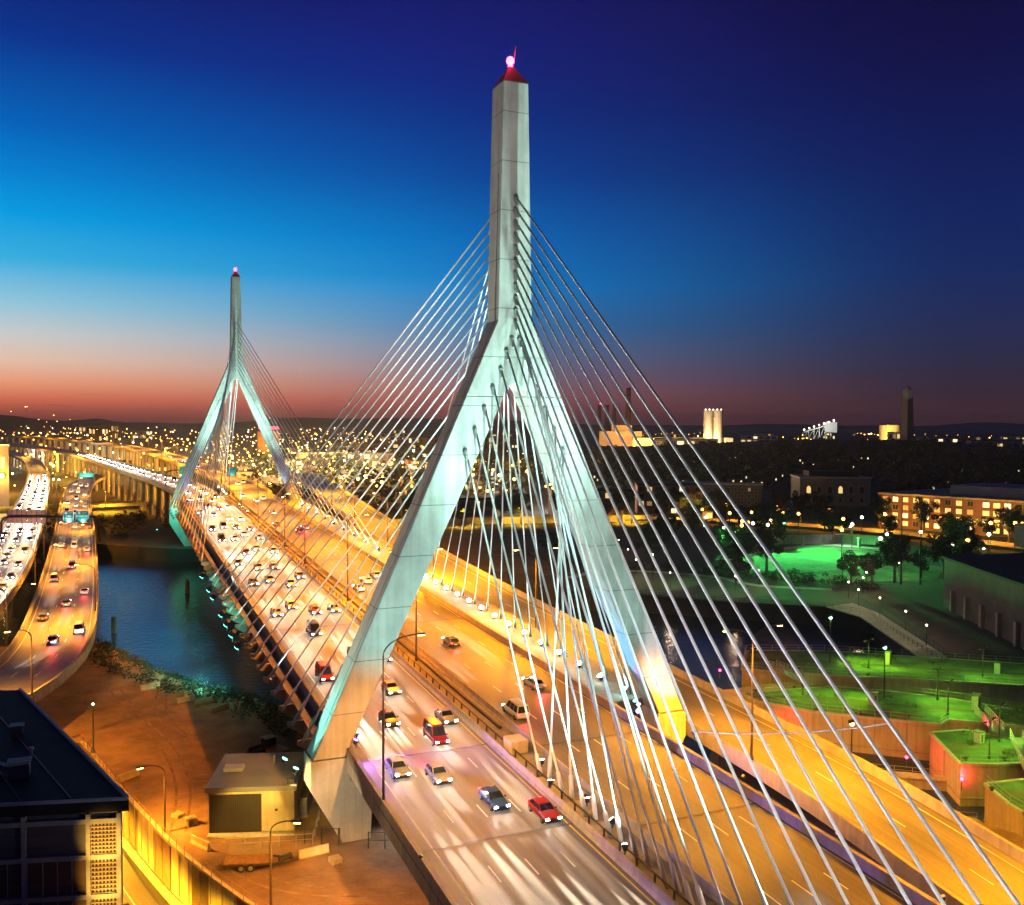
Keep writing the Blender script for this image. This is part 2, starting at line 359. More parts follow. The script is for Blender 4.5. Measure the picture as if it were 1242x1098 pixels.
# Charlestown's hill, a low wooded rise
def rise(cx, cy, r, h):
    mb = MB(); n = 36; rings = 8
    mb.v.append((cx, cy, h))
    for j in range(1, rings + 1):
        for k in range(n):
            a = 2 * pi * k / n; q = j / rings; rr = r * q * (1 + .12 * sin(3 * a + 1))
            mb.v.append((cx + rr * cos(a), cy + rr * sin(a), h * (.5 + .5 * cos(pi * q)) - (.3 if j == rings else 0)))
    for k in range(n): mb.f.append((0, 1 + k, 1 + (k + 1) % n))
    for j in range(rings - 1):
        for k in range(n): a = 1 + j * n; mb.f.append((a + k, a + n + k, a + n + (k + 1) % n, a + (k + 1) % n))
    return struct(mb.build('hill_terrain', M['ground'], smooth=True))
rise(880, 840, 560, 26)
def rise_z(x, y):
    q = sqrt((x - 880) ** 2 + (y - 840) ** 2) / 560; return 26 * (.5 + .5 * cos(pi * min(1, q)))

# ------------------------------------------------------------------ the bridge
BR = thing('cable_stayed_bridge', 'floodlit cable stayed highway bridge with two tall pale concrete towers over the river', 'bridge', (0, 0, 0))
def straight(y0, y1, x=0, dz=0, step=10):
    n = max(2, int(abs(y1 - y0) / step)); return [Vector((x, y0 + (y1 - y0) * i / n, zd(y0 + (y1 - y0) * i / n) + dz)) for i in range(n + 1)]
def bpart(name, mb, mat, label=None, smooth=False):
    o = mb.build(name, mat, BR, world=True, smooth=smooth)
    if label: o['label'] = label
    return o
deck = straight(-130, 296)
bpart('deck_slab', sweep(deck, [(-20.9, -.03), (-20.9, -1.5), (-17.5, -2.5), (12.8, -2.5), (16.3, -1.5), (16.3, -.03)]), M['deckside'])
for o_, nm in ((-20.35, 'parapet'), (15.9, 'parapet')):
    bpart(nm, sweep(deck, [(o_ - .5, -.05), (o_ + .3, -.05), (o_ + .1, .4), (o_ + .06, 1.05), (o_ - .45, 1.05)]), M['deckside'])
span = straight(4.2, 268)
bpart('edge_girder', sweep(span, [(-22.9, -2.3), (-21.9, -2.3), (-21.9, -.25), (-22.9, -.25)]), M['girder'])
bpart('walkway', sweep(span, [(16.45, -1.6), (24.7, -1.6), (24.7, .12), (16.45, .12)]), M['concd'])
for o_ in (-4.0, .35):                                             # the median trough between two barrier walls
    bpart('median_barrier', sweep(deck, BARRIER(o_, 1.0)), M['conc'])
bpart('median_trough', sweep(deck, [(-3.7, -.02), (-3.7, .02), (.05, .02), (.05, -.02)]), M['concd'])
tr = MB()                                                           # conduit and rail posts in the trough
for y in range(-60, 292, 3): tr.box(-2.9, -2.75, y, y + .15, zd(y), zd(y) + .8)
tr.bar((-2.82, -60, zd(-60) + .8), (-2.82, 290, zd(290) + .8), .12); tr.bar((-1.0, 0, zd(0) + .3), (-1.0, 290, zd(290) + .3), .35)
bpart('guard_rail', tr, M['dsteel'])
bx_ = MB().box(-3.1, -1.0, -8.4, -6.0, 9.75, 11.2); bpart('control_cabinet', bx_, M['buff'])
NB = 38
for i in range(NB):                                                 # outriggers that carry the anchors on the river side
    y = 6.4 + 6.85 * i; z = zd(y)
    bpart('floor_beam', MB().prism_y([(-22.9, z - .3), (-24.9, z - .35), (-24.9, z - .95), (-22.9, z - 2.1)], y - .22, y + .22), M['girder'])

def tower(y0, zb, zk, zt, zg, gx, label, sockets_front, sockets_back, foot_w=3.3):
    T = thing('tower', None, None, (0, y0, 0)); T.parent = BR; T['label'] = label
    F = 1.86; tp = lambda n, mb, m, sm=False, bv=0: mb.build(n, m, T, world=True, smooth=sm, bevel=bv)
    ap = zk - 7.6; zs = ap - 1.6
    s = 22.46 / (zk - zb)
    xo = lambda z: 2.24 + s * (zk - z)
    xi = lambda z: 1.45 + (20.96 - 1.45) * (zs - z) / (zs - zb)
    mast = [(1.62, zt), (2.24, zk), (xo(zs), zs), (1.45, zs), (1.2, zs + .7), (.75, zs + 1.3), (0.25, ap)]
    prof = mast + [(-x, z) for x, z in mast[::-1]]
    tp('mast', MB().prism_y(prof, y0 - F, y0 + F), M['tower'], bv=.12)
    for sd in (-1, 1):
        leg = [(sd * xo(zs - .01), zs - .01), (sd * xo(zb), zb), (sd * 20.96, zb), (sd * 1.45, zs - .01)]
        if sd > 0: leg = leg[::-1]
        tp('leg', MB().prism_y(leg, y0 - F, y0 + F), M['tower'], bv=.12)
        h = zb - zg; t = .35 * h
        pier = [(sd * 24.95, zb - .03), (sd * 24.95, zb - t), (sd * gx, zg), (sd * (gx - foot_w), zg), (sd * (gx - foot_w - .2), zb - .56 * h), (sd * 15.5, zb - .3 * h), (sd * 15.5, zb - 2.7), (sd * 20.5, zb - 2.7), (sd * 20.7, zb - .03)]
        if sd > 0: pier = pier[::-1]
        tp('pier', MB().prism_y(pier, y0 - F - .25, y0 + F + .25), M['conc'])
        # recessed cable race down the outer face of the mast
        tp('groove', MB().prism_y([(sd * 1.60, zt - 2.5), (sd * 1.66, zt - 2.5), (sd * 2.27, zk), (sd * 2.2, zk)][::(1 if sd < 0 else -1)], y0 - .95, y0 - .75), M['dark'])
        tp('groove', MB().prism_y([(sd * 2.2, zk), (sd * 2.27, zk), (sd * (xo(zb + 1) + .03), zb + 1), (sd * (xo(zb + 1) - .1), zb + 1)][::(1 if sd < 0 else -1)], y0 - .95, y0 - .8), M['concd'])
    tp('cross_beam', MB().box(-15.5, 15.5, y0 - 1.6, y0 + 1.6, zb - 5.6, zb - 2.72), M['conc'])
    c = MB(); a = 1.62; b = 1.86
    c.add([(-a, y0 - b, zt + .02), (a, y0 - b, zt + .02), (a, y0 + b, zt + .02), (-a, y0 + b, zt + .02), (-.3, y0 - .3, zt + 2.3), (.3, y0 - .3, zt + 2.3), (.3, y0 + .3, zt + 2.3), (-.3, y0 + .3, zt + 2.3)],
          [(3, 2, 1, 0), (4, 5, 6, 7), (0, 1, 5, 4), (1, 2, 6, 5), (2, 3, 7, 6), (3, 0, 4, 7)])
    tp('cap', c, M['capm'])
    tp('beacon', MB().tube([(0, y0, zt + 2.3), (0, y0, zt + 2.7)], .3).ball((0, y0, zt + 3.1), .5, 10, 6), M['lamp_r'])
    tp('lightning_rod', MB().tube([(.4, y0, zt + 2.2), (.75, y0, zt + 5.0)], .05, 5), M['dsteel'])
    wlight('beacon_light', 'POINT', T, (0, y0, zt + 4.2), 900, (1, .03, .1), radius=.5)
    for (x, z, yy) in sockets_front + sockets_back:
        sg = -1 if yy < y0 else 1
        tp('cable_socket', MB().tube([(x, yy - sg * .1, z + .35), (x, yy + sg * .2, z + .05), (x, yy + sg * .7, z - 1.0)], [.28, .3, .18], 8), M['tower'])
    return T
LEGS = [(6.47, 44.6), (5.25, 47.2), (4.05, 49.8), (2.95, 52.3), (1.95, 54.5), (1.2, 56.7)]
MASTZ = [60.2 + 1.5 * i for i in range(11)]
back_legs = [(s * x, z, -1.86) for x, z in LEGS + [(.5, 58.2)] for s in (-1, 1)]
back_mast = [(0.0, z, -1.86) for z in MASTZ]
main_legs = [(s * x, z, 1.86) for x, z in LEGS for s in (-1, 1)]
T1 = tower(0, 9.8, 60.5, 89.2, 0, 21.4, 'nearer and larger floodlit tower with teal front face and red beacon', back_legs + back_mast, main_legs)
Y2 = 272.4; zb2 = zd(Y2); zk2 = 71.8
T2 = tower(Y2, zb2, zk2, 104, -5.5, 16.5, 'distant smaller tower on the far river bank, teal lit', [], [], 4.5)
def cable(a, b, r, pipe=3.6, pr=.21):
    a = Vector(a); b = Vector(b); d = (b - a).normalized()
    # light sag towards the deck end
    n = 8; pts = [a, a + d * pipe, a + d * (pipe + .25)]; rs = [pr, pr, r]
    L = (b - a).length
    for k in range(1, n + 1):
        t = k / n; p = a.lerp(b, (pipe + .25) / L + (1 - (pipe + .25) / L) * t); p.z -= .004 * L * 4 * t * (1 - t) * .25; pts.append(p); rs.append(r)
    bpart('stay_cable', MB().tube(pts, rs, 8), M['cable'], smooth=True)
MY = [-14.6, -20.0, -25.2, -30.2, -35.1, -39.9, -43.8]
for k, y in enumerate(MY):                                          # paired back stays from the legs to the median
    x, z = (LEGS + [(.5, 58.2)])[k]
    cable((-2.35, y - .3, zd(y) + .1), (-x, -2.2, z), .125, 2.2, .24); cable((-1.95, y - 1.5, zd(y) + .1), (x, -2.2, z), .125, 2.2, .24)
for k, z in enumerate(MASTZ):
    y = -48.5 - 4.5 * k - (1.0 if k < 1 else 0)
    cable((-2.15, y, zd(y) + .1), (0, -2.2, z), .125, 2.2, .22)
for i in range(17):                                                 # main-span stays in two planes
    y = 6.4 + 6.85 * i
    for s in (-1, 1):
        x, z = (s * LEGS[i][0], LEGS[i][1]) if i < 6 else (s * .35, MASTZ[i - 6])
        cable((s * 24.4 if s < 0 else 21.6, y, zd(y) - (.9 if s < 0 else .1)), (x, 2.0, z), .115)
for i in range(14):
    y = Y2 - 6.4 - 9.6 * i
    for s in (-1, 1):
        if i < 4: x, z = s * (6.2 - 1.4 * i), zk2 - 15.5 + 2.7 * i
        else: x, z = s * .4, zk2 - 4 + 2.0 * (i - 4)
        cable((s * 24.4 if s < 0 else 21.6, y, zd(y) - (.9 if s < 0 else .1)), (x, Y2 - 2.0, z), .12)
for k in range(13):
    y = Y2 + 14 + 7.2 * k
    x, z = ((-1) ** k * 1.2, zk2 - 5 + 1.7 * k); cable((-2.2, y, zd(min(y, 330)) + .1), (0 if k > 2 else x, Y2 + 2.0, z), .14)
# thin tie rope that links the long back stays
tp_ = []
for k in range(10, 1, -1):
    ya = -48.5 - 4.5 * k; A = Vector((-2.15, ya, zd(ya))); B = Vector((0, -2.2, MASTZ[k])); f = .33 + (10 - k) * -.008
    tp_.append(A.lerp(B, f))
bpart('tie_rope', MB().tube(tp_, .045, 5), M['steel'])

# floodlights of the bridge (lens + housing are parts, the lamps hang on them)
def flood(loc, target, lens, color, energy, size=50, blend=.6, kind='SPOT', r=.3, sc=1.0):
    loc = Vector(loc); d = (Vector(target) - loc).normalized()
    h = MB().tube([loc - d * .35 * sc, loc + d * .12 * sc], [.2 * sc, .34 * sc], 10); h.bar(loc - Vector((0, 0, .7 * sc)), loc - d * .2, .1 * sc)
    o = bpart('floodlight', h, M['dark'])
    MB().tube([loc + d * .13 * sc, loc + d * .17 * sc], .31 * sc, 10).build('lens', M[lens], o)
    if energy: light('flood_lamp', kind, o, loc + d * .45 * sc, energy, color, Vector(target), size=size, blend=blend, radius=r)
    return o

# pylon floods stand in the median south of each tower and by the anchors
for y, tx, tz, e in ((-13, -3, 50, 26000), (-18.5, 4, 50, 26000), (-23.8, 0, 58, 42000), (-29, -12, 31, 40000), (-34, 11, 33, 36000), (-48, 0, 70, 110000), (-58, 0, 78, 130000)):
    flood((-1.4 if tx <= 0 else -2.9, y, zd(y) + .9), (tx, -1.9, tz), 'lamp_w', (.52, 1, .88), e * 1.9, 50)
flood((-26.4, -.6, 8.7), (-14, 0, 34), 'lamp_t', (.3, 1, .8), 20000, 46); flood((-27.4, 1.0, 9.4), (-17, 0, 27), 'lamp_t', (.3, 1, .8), 14000, 46)
flood((-19.7, -2.9, 12.4), (-13.5, -10, 9.6), 'lamp_p', VIOLET, 60000, 118); flood((-19.5, -.9, 11.1), (-10, 0, 34), 'lamp_p', VIOLET, 1800, 70)
flood((18.4, -.9, 10.9), (14.4, -.3, 24), 'lamp_p', (.45, .25, 1), 9000, 60); flood((18.9, .7, 10.9), (5, 0, 46), 'lamp_t', (.12, .7, 1), 60000, 40)
flood((17.6, -2.0, 10.6), (16, -8, 9.6), 'lamp_p', VIOLET, 16000, 130); flood((20.2, -11, zd(-11) + .6), (23, -1.9, 17), 'dimwin', (.9, .92, 1), 11000, 60)
for i in range(0, 16):                                              # star-bright lamps along the anchor walkway
    y = 6.4 + 6.85 * i
    flood((20.4, y, zd(y) + .75), (-3, 6, 60), 'lamp_c', (.7, 1, .97), 12000, 64, sc=1.4); wlight('glow_lamp', 'POINT', BR, (20.0, y - .5, zd(y) + 2.0), 420, (.45, 1, .95), radius=.3)
for i in range(17, 36, 2):
    y = 6.4 + 6.85 * i
    flood((20.4, y, zd(y) + .75), (-3, Y2 - 10, 76), 'lamp_c', (.7, 1, .97), 22000, 64, sc=1.4); wlight('glow_lamp', 'POINT', BR, (20.0, y - .5, zd(y) + 2.0), 420, (.45, 1, .95), radius=.3)
for i in (6, 7, 8, 9, 11, 12, 14):                                   # teal lamps hung under the river-side outriggers
    y = 9.8 + 6.85 * i * 1.25
    flood((-25.1, y, zd(y) - 2.3), (-33, y + 15, -5), 'lamp_t', (.12, 1, .7), 22000, 62, sc=2.2); wlight('glow_lamp', 'POINT', BR, (-25.6, y + .6, zd(y) - 3.2), 700, (.12, 1, .7), radius=.3)
for i in range(4, 17, 3):                                           # added floods that brighten the river-side stays
    y = 6.4 + 6.85 * i
    flood((-24.2, y - 2, zd(y) - .2), (4, 4, 62), 'dimwin', (.85, 1, .97), 30000, 50, sc=.7)
for y in (262, 255, 248, 241):
    flood((-25.3, y, zd(y) - 2.0), (-21, Y2, 7), 'lamp_t', (.12, 1, .7), 4000, 100)
for y, tx in ((250, -5), (242, 6), (228, 0)):
    flood((-1.8, y, zd(y) + .9), (tx, Y2 - 2, 66 if tx else 90), 'lamp_w', (.5, 1, .86), 130000, 64)
flood((-30, 258, 8), (-20, Y2 - 2, 34), 'lamp_t', (.3, 1, .8), 22000, 60)
flood((17.5, Y2 - 4, zb2 + 1), (12, Y2, 40), 'lamp_w', (.5, .7, 1), 12000, 70, sc=2.0); flood((-18.5, Y2 - 4, zb2 + 1), (-14, Y2, 40), 'lamp_p', VIOLET, 4000, 70, sc=1.4)
for y in (290, 300, 310, 322):
    flood((-1.8, y, zd(y) + .9), (0, Y2 + 2, 84), 'lamp_w', (.9, 1, .95), 50000, 46)

for x, y, tx, ty, tz, e in ((-20.9, -30, -2, -34, 34, 26000), (16.2, -26, -1, -30, 36, 34000), (16.2, -52, -1, -46, 44, 52000), (-20.9, -60, -1, -50, 46, 52000), (16.2, -74, 0, -40, 58, 60000), (-20.9, -88, -1, -66, 32, 60000), (16.2, -100, -1, -68, 34, 70000), (16.2, -40, -1, -52, 20, 22000)):
    flood((x, y, zd(y) + 1.5), (tx, ty, tz), 'dimwin', (1, .95, .9), e, 74, sc=.6)  # parapet floods added to brighten the back stays
flood((-15, -2.6, 6.6), (-12, -6, 0), 'lamp_w', (.75, .9, 1), 2600, 150)

# ------------------------------------------------------------------ roads on and beyond the bridge
SB = straight(-130, 272, 0) + spline([(0, 272, zd(272)), (-2, 330, 17.6), (-9, 400, 18), (-22, 503, 18), (-52, 740, 18.5), (-84, 900, 19), (-150, 1150, 20), (-260, 1450, 20)], 12)[1:]
NB_ = straight(-130, 272, 0) + spline([(0, 272, zd(272)), (3, 330, 17.6), (2, 400, 18.2), (-5, 520, 20), (-24, 740, 22), (-66, 980, 24), (-150, 1300, 25), (-300, 1700, 25)], 12)[1:]
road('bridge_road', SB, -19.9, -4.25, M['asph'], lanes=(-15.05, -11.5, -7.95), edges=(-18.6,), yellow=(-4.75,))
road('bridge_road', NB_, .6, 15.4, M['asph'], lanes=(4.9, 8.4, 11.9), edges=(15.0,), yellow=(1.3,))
J = straight(-128, 290, 0)
jt = MB()
for y in (-26.5, -4, 60, 131, 203, 268):
    jt.box(-19.8, -4.3, y, y + .35, zd(y) + .006, zd(y) + .02); jt.box(.7, 15.3, y - 3, y - 2.65, zd(y) + .0, zd(y) + .012)
struct(jt.build('road_joint_markings', M['dsteel']))
RP = [Vector(p) for p in spline([(19, -130, zd(-130) - 2.6), (22.5, -90, zd(-90) - 2.6), (27.3, -55, zd(-55) - 2.6), (30.6, -30, zd(-30) - 2.6), (31.7, -10, zd(-10) - 2.6), (31.8, 20, zd(20) - 2.6), (31.9, 80, zd(80) - 2.4), (33, 140, zd(140) - 1.6), (36, 200, zd(200) - 1.2), (42, 280, zd(280) - 1), (50, 360, 16.5), (62, 460, 15), (75, 580, 12)], 8)]
RAMP = thing('ramp_bridge', 'narrow two lane elevated ramp glowing yellow along the outer side of the bridge', 'ramp', (31.7, 0, 0))
rp_ = lambda n, mb, m: mb.build(n, m, RAMP, world=True)
rp_('deck_slab', sweep(RP, [(-6.5, -.03), (-6.5, -.8), (-4.5, -2.2), (4.5, -2.2), (6.5, -.8), (6.5, -.03)]), M['deckside'])
for o_ in (-6.2, 6.2): rp_('parapet', sweep(RP, [(o_ - .3, -.05), (o_ + .3, -.05), (o_ + .22, 1.05), (o_ - .22, 1.05)]), M['deckside'])
for i in (8, 15, 22):
    if i < len(RP): p = RP[i]; rp_('pier', MB().box(p.x - 2, p.x + 2, p.y - .9, p.y + .9, -6.4, p.z - 2.1), M['conc'])
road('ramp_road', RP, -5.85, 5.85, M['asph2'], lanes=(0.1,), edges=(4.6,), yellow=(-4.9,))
def viaduct(name, label, path, o0, o1, pier_s, pier_at, zg=-6.4, depth=1.7, px=None):
    V = thing(name, label, 'viaduct', tuple(path[0]))
    c = (o0 + o1) / 2; w = (o1 - o0) / 2
    bp = lambda n, mb, m: mb.build(n, m, V, world=True)
    bp('deck_slab', sweep(path, [(o0 - .35, -.03), (o0 - .35, -.7), (c - w * .6, -depth), (c + w * .6, -depth), (o1 + .35, -.7), (o1 + .35, -.03)]), M['deckside'])
    for o_ in (o0 - .05, o1 + .05): bp('parapet', sweep(path, [(o_ - .25, -.05), (o_ + .25, -.05), (o_ + .18, .95), (o_ - .18, .95)]), M['deckside'])
    L = lengths(path); s = pier_at
    while s < L[-1] - 5:
        p = at_s(path, L, s); q = at_s(path, L, min(s + 1, L[-1])); n = Vector(((q - p).y, -(q - p).x, 0)).normalized()
        for o_ in (px or (c,)):
            a = p + n * o_
            mb = MB().tube([(a.x, a.y, zg), (a.x, a.y, a.z - depth - 1.6), (a.x, a.y, a.z - depth - .1)], [1.2, 1.2, 2.3], 12); bp('pier', mb, M['conc'])
        s += pier_s
    return V
i0 = next(i for i, p in enumerate(SB) if p.y > 296)
viaduct('elevated_highway', 'curved elevated highway on round concrete piers behind the far tower, white with headlights', SB[i0:], -20.3, -3.9, 24, 14, -6, 1.8, (-17, -8))
viaduct('elevated_highway', 'wide orange lit elevated highway bending away beside the headlight filled one', NB_[i0:], .2, 15.8, 30, 14, -6, 1.8, (4, 12))
# the lower connector viaducts on the left
VR = spline([(-118, 8, 7), (-100, 16, 7), (-82, 26, 7), (-69, 37, 7), (-61, 50, 7), (-56.6, 65, 7), (-54.4, 82, 7), (-53.8, 110, 7), (-54.2, 160, 7.2), (-56, 250, 7.6), (-58.5, 340, 8), (-60.5, 430, 8.5), (-60, 520, 9), (-52, 600, 9.5), (-40, 680, 9.5)], 6)
VL = spline([(-137, 24, 6.4), (-114, 40, 6.5), (-94.5, 60, 6.6), (-82, 81, 6.7), (-76.5, 101, 6.8), (-74, 130, 7), (-73.2, 180, 7.2), (-74.4, 240, 7.6), (-78, 340, 8), (-82.5, 450, 8.5), (-88, 560, 9), (-96, 680, 10), (-112, 830, 12), (-150, 1050, 14)], 6)
viaduct('connector_viaduct', 'low curving viaduct beside the river with tail lights, nearest to the dirt lot', VR, -7.6, 5.3, 31, 22, -6.4, 1.7)
viaduct('connector_viaduct', 'outer low viaduct full of oncoming headlights at the left of the photo', VL, -6.6, 6.6, 31, 20, -6.4, 1.7)
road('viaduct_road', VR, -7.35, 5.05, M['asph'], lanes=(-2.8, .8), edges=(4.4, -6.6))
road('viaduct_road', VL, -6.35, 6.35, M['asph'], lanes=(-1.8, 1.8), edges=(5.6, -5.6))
# low road on the far bank under the highway, sunken road bottom left, street and yard wall to the north
LR = spline([(-120, 425, 2.5), (-60, 440, 2.5), (-20, 445, 2.5), (40, 436, 2.5), (110, 380, 2)], 10)
LRV = viaduct('low_causeway', 'low orange lit causeway road crossing behind the far tower foot', LR, -6, 6, 26, 12, -6, 1.4)
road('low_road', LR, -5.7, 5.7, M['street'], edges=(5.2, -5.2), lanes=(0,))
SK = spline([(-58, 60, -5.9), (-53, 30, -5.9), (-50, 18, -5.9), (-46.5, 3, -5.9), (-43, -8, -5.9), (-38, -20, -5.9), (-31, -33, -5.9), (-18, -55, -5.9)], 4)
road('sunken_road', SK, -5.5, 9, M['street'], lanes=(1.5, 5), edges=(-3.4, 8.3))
WP = [Vector((x, y, 0)) for x, y in WALL]; WP = spline(WP, 3)
RW = thing('retaining_wall', 'long yellow lit concrete retaining wall below the dirt lot, panelled, beside the sunken road', 'wall', tuple(WP[0]))
sweep(WP, [(-.55, -6.3), (-.05, -6.3), (-.05, .25), (-.55, .25)]).build('wall_panel', M['buff'], RW, world=True)
wp2 = MB()
Lw = lengths(WP); s = 1
while s < Lw[-1]:
    p = at_s(WP, Lw, s); q = at_s(WP, Lw, s + .1); d = (q - p).normalized(); n = Vector((d.y, -d.x, 0))
    wp2.bar(p + n * .01 - Vector((0, 0, 5.2)), p + n * .01 + Vector((0, 0, .1)), .07); s += 2.6
wp2.build('panel_joint', M['concd'], RW, world=True)
sweep(WP, [(.02, -6.2), (.42, -6.2), (.3, -5.6), (.2, -5.1), (.02, -5.1)]).build('kerb_barrier', M['conc'], RW, world=True)
fw = MB(); s = .5
while s < Lw[-1]:
    p = at_s(WP, Lw, s); fw.bar(p + Vector((-.0, 0, .25)), p + Vector((0, 0, 1.5)), .07); s += 2.2
for h in (.75, 1.45): fw.tube([p + Vector((0, 0, h)) for p in WP], .03, 4)
FN = thing('chain_fence', 'rusty post and rail fence along the top of the yellow retaining wall', 'fence', tuple(WP[0])); fw.build('post_and_rail', M['rusty'], FN, world=True)

# ------------------------------------------------------------------ street lamps
def lamp_proto(name, h, arms, power, lens='lamp_o', colr=SODIUM, arm=3.4, r=.11, mat='dsteel', cone=150, bulb=1.0):
    t = thing(name, 'p', 'street lamp')
    MB().tube([(0, 0, 0), (0, 0, .5), (0, 0, .52), (0, 0, h - arm * .55)], [r * 2.2, r * 2.2, r * 1.3, r * .8], 8).build('pole', M[mat], t, smooth=False)
    for a in arms:
        pts = []
        for k in range(9):
            u = k / 8; pts.append((cos(a) * arm * (1 - cos(u * pi / 2)), sin(a) * arm * (1 - cos(u * pi / 2)), h - arm * .55 + arm * .55 * sin(u * pi / 2)))
        MB().tube(pts, r * .62, 6).build('arm', M[mat], t)
        e = Vector(pts[-1]); d = Vector((cos(a), sin(a), 0)); hd = MB()
        hd.bar(e - d * .1, e + d * .95 * bulb, .36 * bulb, .2 * bulb); hb = hd.build('lamp_head', M[mat], t, bevel=.05)
        b = MB().bar(e + d * .2 - Vector((0, 0, .12 * bulb)), e + d * .85 * bulb - Vector((0, 0, .12 * bulb)), .28 * bulb, .08).build('lens', M[lens], hb)
        light('lamp_light', 'SPOT', t, tuple(e + d * .5 - Vector((0, 0, .35))), power, colr, tuple(e + d * .8 - Vector((0, 0, 10))), size=cone, blend=.7, radius=.25)
    return freeze(t)
LG = 'street lamps along the bridge and viaducts'
single = lamp_proto('street_lamp', 17, (0,), 60000, colr=(1, .44, .10))
double = lamp_proto('street_lamp', 17.5, (0, pi), 88000, colr=(1, .29, .012))
ramp_n = lamp_proto('street_lamp', 16, (pi,), 240000, colr=SODY)
hwy = lamp_proto('street_lamp', 15, (0, pi), 120000, colr=SODY)
ramp_l = lamp_proto('street_lamp', 16, (0, pi), 98000, colr=SODY)
def place(proto, x, y, z, rz, label, group=LG, used={}):
    if proto.name not in used: used[proto.name] = 1; o = proto; o.location = (x, y, z); o.rotation_euler.z = rz; o['label'] = label; o['group'] = group; return o
    return dup(proto, (x, y, z), rz, label, group)
ordn = ['first', 'second', 'third', 'fourth', 'fifth', 'sixth', 'seventh', 'eighth', 'ninth', 'tenth', 'eleventh', 'twelfth', 'thirteenth', 'fourteenth', 'fifteenth', 'sixteenth', 'seventeenth', 'eighteenth', 'nineteenth', 'twentieth'] + ['twenty ' + s for s in ('first', 'second', 'third', 'fourth', 'fifth', 'sixth', 'seventh', 'eighth', 'ninth')] + ['thirtieth'] + ['thirty ' + s for s in ('first', 'second', 'third', 'fourth', 'fifth', 'sixth', 'seventh', 'eighth', 'ninth')]
place(single, -20.6, -16.7, zd(-16.7) + .4, 0, 'tall dark single arm lamp on the near parapet before the pale tower leg')
for k, y in enumerate((33, 79, 124, 153, 203, 246)):
    place(double, -1.6, y, zd(y) + .05, 0, f'slim dark twin arm lamp in the bridge median, {ordn[k]} beyond the near tower')
place(double, -1.6, -86, zd(-86) + .05, 0, 'slim twin arm lamp in the median near the viewer')
for k, y in enumerate((-16, 46, 104, 150, 200, 250, 300)):
    x = 25.0 if y < 150 else min(RP, key=lambda p: abs(p.y - y)).x - 6.7
    place(ramp_l, x, y, zd(y) - 1.6, 0, f'slim twin arm lamp between bridge deck and yellow ramp, {ordn[k]} from the viewer')
place(ramp_n, 33.6, -62, zd(-62) - 1.6, 0, 'added single arm lamp on the outer parapet of the yellow ramp, nearest to the viewer')  # lamp added to brighten the near end of the ramp
for k, y in enumerate((300, 345, 395, 450, 520, 600, 680, 760, 850, 950, 1060, 1180, 1300)):
    pq = min(NB_, key=lambda p: abs(p.y - y)); place(hwy, pq.x - 1.5, pq.y, pq.z - .2, 0.1 + (y - 300) * .0006, f'twin arm lamp between the two elevated highways, {ordn[k]} beyond the far tower')
low1 = lamp_proto('street_lamp', 10.8, (pi,), 46000, arm=3.0); low2 = lamp_proto('street_lamp', 11.5, (0, pi), 34000, arm=4.2)
for k, (x, y, rz) in enumerate(((-56.2, 45.5, .6), (-48.6, 108, 0), (-49.4, 190, 0), (-52, 275, 0), (-55, 350, 0), (-56, 430, 0))):
    place(low1, x, y, 7.3, rz, f'dark single arm lamp on the low viaduct river parapet, {ordn[k]} from viewer')
for k, (x, y) in enumerate(((-64, 96), (-63.2, 158), (-64.5, 215), (-66.5, 290), (-70, 380), (-73, 470), (-78, 560))):
    place(low2, x, y, 5, 0, f'curved twin arm lamp rising between the two low viaducts, {ordn[k]} from the viewer')
lot1 = lamp_proto('street_lamp', 9.5, (pi,), 36000, arm=2.2); sunk = lamp_proto('street_lamp', 8.5, (pi,), 120000, colr=(1, .5, .02), arm=2.2)
place(lot1, -39.9, 8.6, -1.2, .2, 'bent arm lamp on the yellow retaining wall by the dirt lot'); LPX = place(lot1, -31.4, -15, 0, 2.6, 'lamp post at the bottom edge of the dirt lot by the trailer'); wlight('flood_lamp', 'SPOT', LPX, (-30.6, -14.6, 8.6), 11000, (1, .74, .45), (-19.5, -2, 3.5), size=52)  # extra spot on the second post, added to light the tower pier
place(sunk, -52, 2, -5.9, 3.4, 'lamp beside the sunken road behind the dark building'); place(sunk, -47, -14, -5.9, 3.6, 'lamp lighting the sunken road under the retaining wall'); place(sunk, -44, -25, -5.9, 3.6, 'lamp beside the sunken road, nearest to the viewer'); place(sunk, -55, 20, -5.9, 3.3, 'lamp beside the sunken road at its covered end'); place(lot1, -25, -47, 0, 3.0, 'added lamp post beyond the bottom edge lighting the side of the bridge deck')  # last post is added, out of view, to light the deck fascia
for k, (x, y) in enumerate(((-80, 418), (-48, 429), (-20, 431), (20, 430))):
    place(sunk, x, y, 2.4, pi / 2, f'small lamp on the low causeway below the highway, {ordn[k]} from the viaduct')

